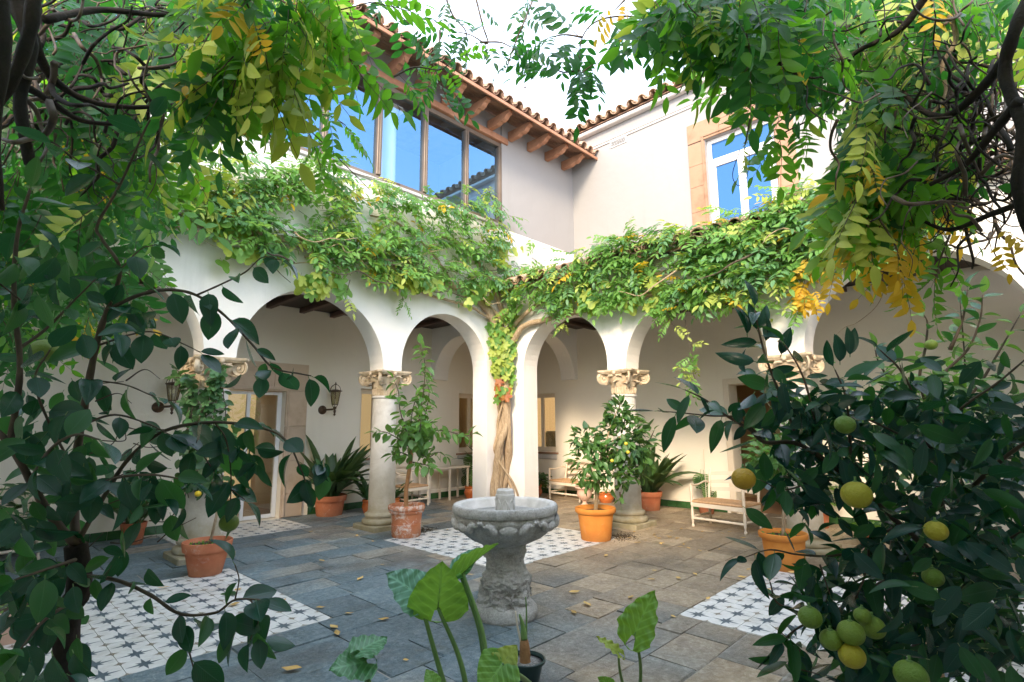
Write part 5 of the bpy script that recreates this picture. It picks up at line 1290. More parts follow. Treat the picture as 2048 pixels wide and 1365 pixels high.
def strapplant(name, label, x, y, kind, rr_, rb, h, mat, n, Lf, r, mats=('l_asp',), up_=.9, wd=.15, soil='soil', loc=None):
    t = thing(name, label, 'potted plant', (x, y, 0)); zs = pot(t, kind, rr_, rb, h, mat, soil); fol = Foliage(t)
    ms_ = [T_strap(m, wd, bn) for m in mats for bn in (.35, .9, 1.4)]
    for k in range(n):
        a = r.uniform(0, 2*PI); q = r.random()**.7*rr_*.55; tl = r.uniform(.15, .95)*(1.15-up_*.5)
        d = Vector((math.cos(a)*tl, math.sin(a)*tl, up_)); fol.add(r.choice(ms_), basis((x+q*math.cos(a), y+q*math.sin(a), zs-.01), d, Vector((-math.cos(a)*.2, -math.sin(a)*.2, 1))+jit(r, .25)-d*.2, Lf*r.uniform(.65, 1.1)))
    fol.finish(); return t
strapplant('potted_aspidistra', 'large strap leaved plant in a terracotta pot between the stone doorway and the left column', 5.06, 9.50, 'collar', .303, .225, .36, 'terra', 64, 1.15, rp, wd=.17)
strapplant('potted_aspidistra', 'strap leaved plant in a big red clay pot, right of the round citrus tree', 9.45, 5.43, 'collar', .245, .18, .345, 'terra', 52, 1.0, rp, wd=.17)
strapplant('potted_aspidistra', 'strap leaved plant in a clay pot by the left back wall, behind the ivy column', 2.0, 9.3, 'collar', .16, .12, .29, 'terra', 30, .8, rp)
strapplant('potted_aspidistra', 'tall strap leaved plant standing just behind the corner pier at the far window', 8.95, 9.35, 'collar', .17, .13, .3, 'terra', 34, 1.2, rp, up_=1.2)
strapplant('potted_lily', 'small glazed clay pot with a drooping leafy plant behind the left column', 5.67, 9.16, 'belly', .125, .09, .25, 'glazed', 16, .6, rp, wd=.24, mats=('l_pot_d',))
strapplant('potted_lily', 'leafy plant in a low clay pot by the left wall, under the narrow window', 6.35, 9.35, 'belly', .13, .09, .2, 'glazed', 14, .5, rp, wd=.2, mats=('l_pot_d',))
# monsteras
def monstera(label, x, y, kind, rr_, rb, h, n, s, stake=False, faces=None):
    t = thing('potted_monstera', label, 'potted plant', (x, y, 0)); zs = pot(t, kind, rr_, rb, h, 'glazed' if kind == 'belly' else 'terra'); fol = Foliage(t)
    ms_ = [T_monstera('l_pot'), T_monstera('l_pot_d')]
    for k in range(n):
        a = rp.uniform(0, 6.3); hh = rp.uniform(.12, .6)*s/.3; o_ = Vector((math.cos(a), math.sin(a), 0))*rp.uniform(.04, .3); p = Vector((x, y, zs+hh))+o_
        if k == 0 and faces: p = Vector(faces)
        tpart(t, 'stem', smooth_path([(x+o_.x*.1, y+o_.y*.1, zs-.01), (x+o_.x*.5, y+o_.y*.5, zs+hh*.6), tuple(p)], 4), .007, 'stalk', 5)
        fol.add(rp.choice(ms_), basis(p, Vector((o_.x*2, o_.y*2, -.6)), Vector((-.7, -.6, .5))+jit(rp, .2), s*rp.uniform(.7, 1.05)))
    fol.finish()
    if stake: b = MB(); b.tube([(.02, .0, h*.8), (.02, 0, 1.15)], .006, 6); b.build('stake', M['cream'], t)
monstera('split leaf plant in a round glazed pot left of the corner pier', 8.37, 9.27, 'belly', .174, .13, .27, 9, .34)
monstera('split leaf plant tied to a thin stake, in a clay pot behind the right armchair', 9.75, 4.45, 'collar', .163, .12, .2, 5, .30, True, (9.73, 4.5, .62))
# H: small bushy plant, J, L
def bush(name, label, x, y, kind, rr_, rb, h, mat, n, sp, ht, size, meshes, soil='soil', drp=-.2):
    t = thing(name, label, 'potted plant', (x, y, 0)); zs = pot(t, kind, rr_, rb, h, mat, soil); fol = Foliage(t)
    for q in range(6):
        a = q*1.1; tpart(t, 'stem', smooth_path([(x, y, zs-.02), (x+.3*sp*math.cos(a), y+.3*sp*math.sin(a), zs+ht*.4), (x+.6*sp*math.cos(a), y+.6*sp*math.sin(a), zs+ht*.8)], 3), .006, 'stalk', 5)
    for k in range(n):
        a = rp.uniform(0, 6.3); q = rp.random()**.5*sp; p = Vector((x+q*math.cos(a), y+q*math.sin(a), zs+ht*rp.uniform(.1, 1)*(1-.35*(q/sp)**2))); o_ = Vector((math.cos(a), math.sin(a), drp+rp.uniform(-.3, .3)))
        fol.add(rp.choice(meshes), basis(p, o_+jit(rp, .4), Vector((0, 0, 1))+jit(rp, .4), size*rp.uniform(.7, 1.2)))
    fol.finish(); return t
bush('potted_shrub', 'small dark leafed bush in a plain clay pot just right of the corner pier', 9.24, 8.16, 'belly', .165, .10, .30, 'terra', 46, .22, .38, .22, TL['l_pot_d'])
bush('potted_shrub', 'low glazed red pot with a few leaves beside the round citrus tree', 9.75, 6.62, 'belly', .165, .12, .2, 'glazed', 10, .1, .2, .12, TB['l_pot'])
bush('potted_shrub', 'pale clay urn on a foot beside the left cream armchair', 8.9, 6.55, 'urn', .19, .10, .40, 'terra_pale', 14, .12, .15, .1, TB['l_pot'])
bush('potted_shrub', 'broad pale clay pot with sparse soil in the near left corner, behind the citrus trunk', .52, 5.93, 'rolled', .285, .188, .25, 'terra_pale', 50, .22, .06, .05, TB['l_fresh'])
bush('potted_shrub', 'small pot with a spiky variegated plant right of the far right column', 8.7, 1.75, 'collar', .14, .10, .16, 'terra', 60, .16, .2, .13, TB['l_fresh'])
bush('potted_shrub', 'clay pot on the right tile panel seen through the dark orange tree', 5.0, .55, 'banded', .2, .14, .26, 'terra', 40, .25, .4, .1, TB['l_fresh'])
bush('potted_shrub', 'leafy green shrub in a clay pot by the right gallery wall beside the doorway', 9.6, 2.6, 'collar', .2, .15, .3, 'terra', 220, .42, 1.1, .17, TB['l_pot']+TB['l_fresh'])
bush('potted_shrub', 'dark leafy bush in a clay pot at the far left behind the citrus tree', .25, 8.3, 'collar', .2, .15, .3, 'terra', 220, .5, .9, .18, TB['l_pot_d'])
bush('potted_shrub', 'tall green bush in a clay pot by the back wall of the left gallery', -.3, 9.0, 'collar', .2, .15, .3, 'terra', 160, .5, 1.2, .2, TB['l_pot_d']+TB['l_pot'])
# orange hanging ornament: small clay bird on the wall by the aspidistra
# ================================================================== FOREGROUND TREES
rf = random.Random(77)
def newtree(name, label, cat, base):
    t = thing(name, label, cat, tuple(base)); return t, Foliage(t)
def limb(t, spec, r0, r1, mat, nm='branch', n=8, k=6):
    P = smooth_path([at(x, y, D) for x, y, D in spec], k); m = len(P)
    tpart(t, nm, P, [(r0+(r1-r0)*i/(m-1))*(1+.08*math.sin(i*1.7)) for i in range(m)], mat, n); return P
# ---- left citrus tree
base = onplane(150, 1900, 2, 0) if False else Vector((.35, 1.35, 0))
t, fol = newtree('citrus_tree', 'dark citrus tree with big glossy leaves and two green fruit, in the left foreground', 'tree', base)
tr = [(base.x, base.y, -.05)]
P = smooth_path([base, at(132, 1330, 1.45), at(158, 1180, 1.45), at(152, 1090, 1.45)], 6); tpart(t, 'trunk', P, [.034-.008*i/len(P) for i in range(len(P))], 'bark_dark', 10)
ctr = [([(152, 1090, 1.45), (100, 1030, 1.4), (60, 960, 1.35), (20, 890, 1.3), (-20, 850, 1.3)], .018, .010), ([(152, 1090, 1.45), (148, 1000, 1.5), (155, 900, 1.5), (175, 780, 1.5), (195, 680, 1.5), (215, 620, 1.5)], .020, .012),
       ([(215, 620, 1.5), (240, 540, 1.5), (205, 480, 1.5), (195, 450, 1.5), (240, 370, 1.5), (285, 270, 1.5), (300, 240, 1.5)], .009, .004), ([(20, 890, 1.3), (40, 740, 1.3), (28, 600, 1.3), (35, 470, 1.3), (60, 380, 1.3)], .012, .005),
       ([(215, 620, 1.5), (280, 590, 1.5), (340, 580, 1.55), (395, 592, 1.6), (450, 632, 1.6), (505, 690, 1.6), (545, 735, 1.6), (600, 748, 1.6), (622, 752, 1.6)], .009, .003), ([(395, 590, 1.6), (440, 570, 1.6), (490, 545, 1.6), (525, 515, 1.6), (560, 520, 1.6)], .005, .002),
       ([(152, 1090, 1.45), (210, 990, 1.5), (260, 915, 1.5), (330, 862, 1.5), (430, 845, 1.5), (530, 858, 1.5), (575, 885, 1.5), (600, 935, 1.5), (612, 965, 1.5)], .011, .003), ([(430, 846, 1.5), (452, 880, 1.5), (462, 950, 1.5), (460, 1020, 1.5)], .004, .0025),
       ([(340, 870, 1.5), (400, 905, 1.5), (440, 960, 1.5), (490, 1000, 1.5)], .004, .002), ([(152, 1150, 1.4), (230, 1160, 1.35), (300, 1190, 1.3), (360, 1228, 1.3), (430, 1226, 1.3), (470, 1200, 1.3), (520, 1200, 1.3)], .009, .003),
       ([(360, 1228, 1.3), (375, 1290, 1.3), (388, 1340, 1.3), (400, 1380, 1.3)], .004, .002), ([(200, 690, 1.5), (260, 670, 1.5), (310, 665, 1.5), (370, 690, 1.5), (400, 705, 1.5)], .005, .002), ([(180, 760, 1.5), (250, 770, 1.5), (300, 790, 1.5), (330, 800, 1.5)], .004, .002),
       ([(35, 700, 1.3), (90, 660, 1.35), (140, 610, 1.4), (190, 560, 1.4)], .007, .003), ([(165, 850, 1.5), (230, 830, 1.5), (300, 850, 1.5), (340, 870, 1.45)], .006, .002), ([(150, 1000, 1.4), (220, 960, 1.35), (300, 950, 1.3), (370, 960, 1.3)], .007, .003),
       ([(60, 960, 1.35), (100, 900, 1.2), (150, 870, 1.15), (200, 880, 1.1)], .007, .003), ([(155, 950, 1.45), (100, 850, 1.3), (70, 760, 1.25), (100, 700, 1.25)], .006, .003), ([(150, 1120, 1.4), (90, 1140, 1.2), (30, 1160, 1.1)], .008, .003), ([(150, 1200, 1.4), (90, 1240, 1.2), (40, 1300, 1.1)], .008, .003),
       ([(240, 540, 1.5), (280, 500, 1.5), (310, 490, 1.5)], .004, .002), ([(240, 370, 1.5), (170, 330, 1.4), (110, 290, 1.35)], .005, .002), ([(40, 600, 1.3), (-10, 560, 1.2)], .004, .002), ([(470, 1200, 1.3), (478, 1160, 1.3), (470, 1130, 1.3)], .003, .002), ([(500, 1200, 1.3), (520, 1230, 1.3), (500, 1280, 1.3)], .003, .002)]
cm = TB['l_citrus']+TB['l_citrus']+TB['l_citrus2']
camdir = Vector((-.6, -.6, .5))
for spec, r0, r1 in ctr:
    P = limb(t, spec, r0*.62, r1*.62, 'bark_twig'); dens = .052 if spec[-1][0] < 330 else .047
    sprig(fol, P, cm, rf, dens*.92, .084, .75, .8, None if rf.random() < .5 else camdir, .12, .35)
for x, y, n, sx, sy, D0, D1 in ((100, 850, 40, 90, 120, 1.2, 1.8), (80, 560, 30, 80, 110, 1.2, 1.7), (210, 960, 22, 90, 50, 1.3, 1.7), (80, 1180, 44, 80, 90, 1.1, 1.7), (330, 960, 14, 60, 30, 1.4, 1.6), (60, 1030, 24, 60, 60, 1.2, 1.6), (210, 1110, 12, 80, 70, 1.3, 1.6), (480, 900, 16, 40, 60, 1.45, 1.55), (250, 620, 18, 60, 70, 1.3, 1.6), (60, 1320, 20, 80, 50, .9, 1.3), (640, 930, 8, 28, 50, 1.48, 1.55), (520, 735, 6, 40, 22, 1.55, 1.65), (480, 1265, 6, 30, 30, 1.3, 1.32), (330, 1000, 10, 60, 40, 1.3, 1.5)):
    for k in range(n):
        p = at(rf.gauss(x, sx*.6), rf.gauss(y, sy*.6), rf.uniform(D0, D1)); fol.add(rf.choice(cm), basis(p, jit(rf, .8)+Vector((0, 0, -.7)), camdir*.5+jit(rf, 1.1), rf.uniform(.055, .098)))
fol.finish()
fruit(t, at(88, 702, 1.5), .034, 'fruit_g'); fruit(t, at(458, 1046, 1.5), .026, 'fruit_g')
b = MB()
# near twigs without leaves
for q in range(14):
    x, y = rf.uniform(150, 330), rf.uniform(720, 1100); P = [(x, y, 1.5), (x+rf.uniform(15, 50), y-rf.uniform(-10, 30), 1.5), (x+rf.uniform(50, 100), y-rf.uniform(-20, 60), 1.5)]; limb(t, P, .0022, .001, 'bark_twig', n=4)
# ---- right orange tree
base = Vector((2.0, .22, 0))
t, fol = newtree('orange_tree', 'dense dark orange tree heavy with green and yellow oranges, in the right foreground', 'tree', base)
P = smooth_path([base, at(1965, 1350, 1.6), at(1935, 1230, 1.6), at(1905, 1130, 1.6), at(1890, 1040, 1.6)], 6); tpart(t, 'trunk', P, [.034-.010*i/len(P) for i in range(len(P))], 'bark_dark', 10)
otr = [([(1905, 1140, 1.6), (1800, 1050, 1.5), (1700, 960, 1.45), (1600, 890, 1.45), (1530, 885, 1.45), (1500, 860, 1.45), (1450, 830, 1.45), (1410, 800, 1.45), (1370, 780, 1.45)], .014, .003), ([(1530, 885, 1.45), (1480, 838, 1.45), (1420, 832, 1.45), (1360, 826, 1.45), (1315, 822, 1.45)], .005, .002),
       ([(1600, 890, 1.45), (1560, 790, 1.45), (1530, 710, 1.45), (1515, 650, 1.45), (1510, 620, 1.45)], .007, .003), ([(1640, 900, 1.45), (1620, 800, 1.4), (1600, 740, 1.4), (1570, 690, 1.4)], .006, .003), ([(1890, 1040, 1.6), (1860, 900, 1.5), (1830, 800, 1.5), (1800, 740, 1.5), (1760, 700, 1.5)], .012, .003),
       ([(1860, 900, 1.5), (1920, 820, 1.4), (1990, 770, 1.35), (2050, 720, 1.3)], .008, .003), ([(1890, 1040, 1.6), (1960, 960, 1.4), (2030, 900, 1.3), (2100, 860, 1.25)], .012, .005), ([(1800, 1050, 1.5), (1740, 1080, 1.4), (1680, 1110, 1.35), (1600, 1110, 1.35), (1540, 1100, 1.35), (1490, 1115, 1.35)], .007, .002),
       ([(1905, 1140, 1.6), (1800, 1150, 1.45), (1720, 1190, 1.4), (1650, 1230, 1.35), (1560, 1210, 1.35), (1540, 1165, 1.35)], .008, .003), ([(1935, 1230, 1.6), (1850, 1280, 1.4), (1780, 1320, 1.3), (1700, 1360, 1.25)], .009, .003), ([(1700, 960, 1.45), (1640, 960, 1.4), (1570, 980, 1.4), (1520, 960, 1.4)], .006, .002),
       ([(1700, 960, 1.45), (1700, 870, 1.4), (1690, 790, 1.4), (1670, 740, 1.4)], .007, .003), ([(1860, 900, 1.5), (1780, 860, 1.4), (1720, 830, 1.4), (1690, 800, 1.4)], .006, .003), ([(1650, 1230, 1.35), (1590, 1260, 1.3), (1560, 1290, 1.3)], .005, .002), ([(1905, 1140, 1.6), (1980, 1100, 1.4), (2050, 1060, 1.3)], .010, .004),
       ([(1740, 1080, 1.4), (1730, 1150, 1.3), (1700, 1220, 1.28)], .005, .003), ([(1640, 1130, 1.35), (1660, 1190, 1.3)], .004, .002), ([(1600, 1300, 1.3), (1580, 1330, 1.3), (1640, 1350, 1.25)], .004, .002)]
om = TB['l_orange']+TB['l_orange']+TB['l_orange2']
for spec, r0, r1 in otr:
    P = limb(t, spec, r0*.62, r1*.62, 'bark_twig'); sprig(fol, P, om, rf, .026, .086, .35, .85, None if rf.random() < .6 else camdir, .15, .35)
for x, y, n, sx, sy, D0, D1 in ((1760, 880, 230, 130, 90, 1.15, 1.9), (1900, 1000, 260, 120, 130, 1.1, 2.0), (1800, 1150, 190, 120, 100, 1.2, 1.8), (1930, 1250, 240, 110, 100, 1.0, 1.9), (1560, 790, 34, 60, 60, 1.3, 1.6), (1610, 960, 80, 70, 60, 1.3, 1.7), (1980, 850, 110, 70, 70, 1.1, 1.7), (1730, 1290, 130, 70, 60, 1.15, 1.6), (1640, 820, 60, 70, 50, 1.3, 1.7), (1850, 800, 70, 80, 40, 1.3, 1.8), (1660, 1180, 22, 50, 50, 1.25, 1.5), (1580, 1300, 16, 30, 40, 1.25, 1.4), (2000, 1150, 60, 60, 160, 1.0, 1.6)):
    for k in range(n):
        p = at(rf.gauss(x, sx*.62), rf.gauss(y, sy*.62), rf.uniform(D0, D1)); fol.add(rf.choice(om), basis(p, jit(rf, 1)+Vector((0, 0, -.45)), camdir*.4+Vector((0, 0, .5))+jit(rf, 1.0), rf.uniform(.055, .10)))
for x, y in ((1516, 640), (1495, 650), (1530, 665), (1560, 690), (1700, 690), (1680, 705)):
    for k in range(2): fol.add(rf.choice(TB['l_orange']), basis(at(x, y+25, 1.45), Vector((rf.uniform(-.4, .4), rf.uniform(-.4, .4), 1)), camdir+jit(rf, .4), .085))
fol.finish()
for x, y, r, D, m_ in ((1487, 958, .034, 1.42, 'fruit_o'), (1713, 990, .040, 1.36, 'fruit_y'), (1620, 1235, .030, 1.3, 'fruit_g'), (1702, 1266, .033, 1.26, 'fruit_g'), (1746, 1255, .031, 1.3, 'fruit_g'), (1662, 1280, .028, 1.28, 'fruit_g'), (1704, 1312, .032, 1.25, 'fruit_y'), (1872, 1062, .028, 1.3, 'fruit_y'), (1866, 1155, .026, 1.3, 'fruit_g'), (1822, 1352, .036, 1.15, 'fruit_g'), (1690, 850, .028, 1.4, 'fruit_g'), (1725, 1232, .022, 1.3, 'fruit_g')):
    fruit(t, at(x, y, D*.85), r*.76, m_, 'orange')
# ---- lighter tree behind it
base = Vector((4.2, .55, 0))
t, fol = newtree('citrus_tree', 'lighter green citrus sapling rising behind the dark orange tree at the right', 'tree', base)
P = smooth_path([base, (4.15, .6, .8), at(1870, 900, 3.4), at(1865, 800, 3.4)], 5); tpart(t, 'trunk', P, [.03-.012*i/len(P) for i in range(len(P))], 'bark', 8)
for spec in ([(1865, 850, 3.4), (1880, 760, 3.4), (1935, 700, 3.4), (1960, 640, 3.4), (1965, 590, 3.4)], [(1865, 850, 3.4), (1840, 760, 3.4), (1850, 700, 3.4), (1855, 650, 3.4), (1848, 630, 3.4)], [(1865, 850, 3.4), (1800, 790, 3.4), (1760, 730, 3.4), (1750, 700, 3.4)], [(1870, 860, 3.4), (1950, 780, 3.4), (2000, 700, 3.4), (2040, 630, 3.4)], [(1865, 900, 3.4), (1780, 860, 3.5), (1720, 810, 3.5), (1690, 780, 3.5)],
             [(1865, 880, 3.4), (1820, 800, 3.2), (1800, 730, 3.2)], [(1870, 850, 3.4), (1920, 800, 3.6), (1930, 740, 3.6), (1920, 600, 3.5)], [(1865, 900, 3.4), (1900, 860, 3.2), (1980, 830, 3.2)], [(1860, 950, 3.4), (1780, 930, 3.4), (1700, 920, 3.4)], [(1900, 700, 3.4), (1925, 640, 3.4), (1935, 580, 3.4)]):
    P = limb(t, spec, .012, .003, 'bark_twig'); sprig(fol, P, TB['l_fresh']+TB['l_citrus2']+TB['l_orange2']+TB['l_pot'], rf, .040, .125, .15, .85, None, .1)
for k in range(260):
    p = at(rf.gauss(1850, 75), rf.gauss(830, 60), rf.uniform(3.1, 3.8)); fol.add(rf.choice(TB['l_fresh']+TB['l_pot']), basis(p, jit(rf, 1), Vector((0, 0, 1))+jit(rf, .5), rf.uniform(.09, .14)))
fol.finish(); fruit(t, at(1862, 690, 3.35), .035, 'fruit_g')

# ---------------------------------------------------------------- pergola wisteria overhead
def pergola(name, label, base, regions, tangles, seed, trunk=None, extra=None):
    r = random.Random(seed); t, fol = newtree(name, label, 'vine', base)
    for poly, n, D0, D1, s0, s1, pal, hang in regions:
        for x, y in scatter(poly, n, r):
            D = r.uniform(D0, D1); c = mnoise.noise(Vector((x*.011, y*.011, D*1.3+seed)))
            if c < -.22 and r.random() < .8: continue
            p = at(x, y, D); m_ = r.choice(pal)
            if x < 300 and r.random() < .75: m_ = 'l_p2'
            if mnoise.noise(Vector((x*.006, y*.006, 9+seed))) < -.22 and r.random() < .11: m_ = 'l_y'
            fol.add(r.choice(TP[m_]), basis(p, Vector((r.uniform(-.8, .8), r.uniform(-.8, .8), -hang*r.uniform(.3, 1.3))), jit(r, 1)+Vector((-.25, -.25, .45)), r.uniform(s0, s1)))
    for (x0, y0, x1, y1, n, D0, D1, th) in tangles:
        for k in range(n):
            x, y, D = r.uniform(x0, x1), r.uniform(y0, y1), r.uniform(D0, D1); a = r.uniform(0, 6.3); P = []
            for q in range(6): P.append(at(x, y, D)); a += r.uniform(-.9, .9); st_ = r.uniform(14, 40); x += st_*math.cos(a); y += st_*math.sin(a); D += r.uniform(-.1, .1)
            rad = th*r.uniform(.25, 1)**2; P = smooth_path(P, 4); tpart(t, 'stem', P, [rad*(1-.6*i/len(P)) for i in range(len(P))], 'bark_dark' if r.random() < .6 else 'bark_twig', 5)
    if trunk:
        for spec, r0, r1, mt in trunk: limb(t, spec, r0, r1, mt, 'branch', 8)
    if extra: extra(t, fol, r)
    for k in range(280):      # leaves added overhead, out of view, to shade the foreground
        u, v = (r.uniform(-.9, 1.0), r.uniform(-.2, 2.0)) if seed == 5 else (r.uniform(-.2, 2.0), r.uniform(-.9, 1.0))
        z = 2.95 + r.uniform(0, .5) + .10*max(u, v)
        q = Vector((u, v, z))-CAM; D = q.dot(FW)
        if D > -.1 and (D < .1 or q.dot(UP2)/D*FPX < H0/2+360*1.6/max(D, .5)): continue
        fol.add(r.choice(TP[r.choice(G1)]), basis((u, v, z), jit(r, 1)+Vector((0, 0, -.3)), Vector((0, 0, 1))+jit(r, .5), r.uniform(.3, .42)))
    fol.finish(); return t
G1, G2 = ['l_p1', 'l_p1', 'l_p1', 'l_p2', 'l_p2', 'l_w3'], ['l_p2', 'l_p2', 'l_p1']
def exl(t, fol, r):
    # sprays at the edge of the left mass
    for spec, m_, step, s in (([(560, 0, 1.9), (620, 30, 1.9), (680, 20, 1.9), (740, 5, 1.9)], 'l_p1', .05, .25), ([(600, 20, 1.9), (650, 80, 1.9), (700, 120, 1.9)], 'l_p1', .045, .25), ([(560, 200, 2.3), (620, 225, 2.3), (660, 232, 2.3), (690, 250, 2.3)], 'l_p1', .05, .2), ([(590, 230, 2.4), (620, 270, 2.4), (640, 330, 2.4)], 'l_p1', .05, .18), ([(500, 0, 1.7), (520, 60, 1.7), (560, 120, 1.7)], 'l_w3', .045, .25),
                              ([(380, 130, 1.6), (382, 150, 1.6)], 'l_y', .02, .13), ([(490, 0, 1.5), (505, 30, 1.5)], 'l_y', .03, .15), ([(760, -20, 2.1), (790, 20, 2.1), (820, 50, 2.1)], 'l_p2', .07, .17), ([(785, 155, 2.1), (830, 135, 2.1), (880, 140, 2.1), (905, 120, 2.1)], 'l_p1', .06, .14)):
        P = limb(t, spec, .004, .002, 'bark_twig', n=5); sprig(fol, P, TP[m_], r, step, s, .7, .8, Vector((-.5, -.5, .3)))
pergola('pergola_wisteria', 'backlit green wisteria hanging overhead in the upper left foreground, with a tangle of dark stems', Vector((-.4, 1.6, 2.6)),
        [([(-40, -80), (660, -80), (690, -20), (640, 30), (580, 70), (540, 130), (480, 190), (430, 230), (360, 300), (300, 360), (230, 440), (-40, 480)], 640, 2.2, 4.2, .24, .36, G1, 1.0),
         ([(-40, -40), (560, -40), (500, 80), (440, 150), (350, 200), (260, 270), (180, 380), (150, 440), (-40, 480)], 340, 3.6, 5.6, .34, .46, G1+['l_w3'], .8),
         ([(380, -60), (660, -60), (640, 10), (580, 80), (530, 150), (460, 190), (430, 150), (400, 60)], 110, 1.5, 2.2, .20, .30, G1+['l_w3'], 1.2),
         ([(540, -40), (670, -60), (640, 40), (600, 100), (560, 130), (540, 60)], 26, 1.7, 2.2, .22, .28, ['l_p1', 'l_w3'], 1.1),
         ([(-40, 200), (120, 220), (200, 420), (160, 600), (60, 700), (-40, 700)], 200, 2.4, 4.0, .24, .34, ['l_p2', 'l_p2', 'l_w2', 'l_p1'], .9),
         ([(40, 300), (330, 380), (280, 470), (250, 620), (180, 640), (60, 640)], 130, 3.6, 5.4, .34, .44, ['l_w1', 'l_w2', 'l_p1'], .7)],
        [(0, 0, 450, 260, 150, 1.9, 3.2, .009), (60, 120, 330, 300, 60, 1.8, 2.8, .010), (0, 0, 120, 260, 40, 1.6, 2.4, .014), (300, 0, 560, 120, 30, 1.8, 2.8, .006)], 5,
        trunk=[([(40, -80, 1.6), (35, 0, 1.6), (60, 90, 1.6), (40, 200, 1.6), (60, 330, 1.6)], .026, .014, 'bark_dark'), ([(70, -60, 1.5), (60, 60, 1.5), (20, 170, 1.5), (-40, 250, 1.5)], .020, .012, 'bark_dark'), ([(60, 60, 1.6), (100, 150, 1.8), (170, 200, 1.9), (260, 215, 2.0), (350, 210, 2.1)], .016, .006, 'bark_dark'),
               ([(-30, 130, 1.6), (80, 190, 1.7), (160, 240, 1.8), (240, 250, 1.9)], .014, .006, 'bark_dark'), ([(90, 40, 1.7), (200, 20, 1.9), (330, 30, 2.0), (430, 10, 2.1)], .013, .006, 'bark_dark'), ([(0, -40, 1.4), (10, 100, 1.4), (-10, 260, 1.4), (0, 420, 1.4)], .016, .010, 'bark_dark'), ([(560, 220, 2.2), (620, 262, 2.3), (690, 330, 2.6), (740, 380, 2.8)], .003, .002, 'bark_twig')], extra=exl)
def exr(t, fol, r):
    for spec, m_, step, s in (([(1400, 40, 2.2), (1330, 38, 2.2), (1240, 33, 2.2), (1190, 45, 2.2), (1165, 75, 2.2), (1158, 120, 2.2), (1158, 160, 2.2)], 'l_p2', .062, .19), ([(1165, 75, 2.2), (1130, 70, 2.2), (1100, 75, 2.2)], 'l_p2', .05, .2), ([(1158, 140, 2.2), (1130, 145, 2.2), (1110, 140, 2.2)], 'l_p2', .05, .18), ([(1158, 150, 2.2), (1185, 130, 2.2)], 'l_p2', .05, .2),
                              ([(1070, -10, 2.5), (1050, 40, 2.3), (1035, 75, 2.3), (1022, 110, 2.3), (1015, 140, 2.3), (1030, 130, 2.3)], 'l_p2', .07, .13), ([(950, -10, 2.3), (965, 50, 2.3), (975, 88, 2.3), (940, 70, 2.3), (900, 62, 2.3)], 'l_p2', .11, .14), ([(960, 85, 2.3), (1000, 85, 2.3), (1022, 95, 2.3)], 'l_p2', .07, .12), ([(890, -10, 2.2), (905, 30, 2.2), (930, 60, 2.2), (935, 85, 2.2)], 'l_p2', .055, .15), ([(1250, 0, 2.2), (1230, 20, 2.2)], 'l_y', .05, .15), ([(880, 60, 2.3), (878, 110, 2.3), (868, 130, 2.3), (880, 160, 2.3)], 'l_p2', .05, .17),
                              ([(1600, 220, 2.3), (1530, 205, 2.3), (1480, 190, 2.3)], 'l_p1', .045, .22), ([(1620, 240, 2.3), (1570, 265, 2.3), (1540, 280, 2.3)], 'l_p1', .045, .22), ([(1500, 240, 1.9), (1490, 290, 1.9)], 'l_w3', .2, .10), ([(1760, 440, 2.2), (1790, 490, 2.2), (1800, 520, 2.2)], 'l_y', .05, .25), ([(1900, 470, 2.2), (1880, 520, 2.2), (1870, 560, 2.2)], 'l_p1', .05, .2), ([(1990, 450, 2.0), (2000, 480, 2.0)], 'l_y', .06, .13)):
        P = limb(t, spec, .0045, .002, 'bark_twig', n=5); sprig(fol, P, TP[m_], r, step, s, .7, .85, Vector((-.5, -.5, .2)))
    for x, y, n in ((1800, 430, 4), (1745, 460, 5), (1850, 400, 2), (1725, 490, 4), (1790, 360, 3), (1880, 470, 2), (1700, 420, 2)):
        for k in range(n): fol.add(r.choice(TP['l_y']), basis(at(x+r.gauss(0, 40), y+r.gauss(0, 28), r.uniform(2.1, 2.9)), Vector((r.uniform(-.5, .5), r.uniform(-.5, .5), -1)), Vector((-.6, -.6, .3))+jit(r, .5), r.uniform(.16, .24)))
    limb(t, [(1480, 300, 1.9), (1465, 350, 1.9), (1478, 372, 1.9), (1495, 350, 1.9), (1500, 290, 1.9)], .0015, .001, 'bark_twig', n=4)
    limb(t, [(1775, 560, 2.3), (1755, 610, 2.3), (1715, 645, 2.3), (1690, 655, 2.3), (1675, 668, 2.3)], .0018, .001, 'bark', n=4)
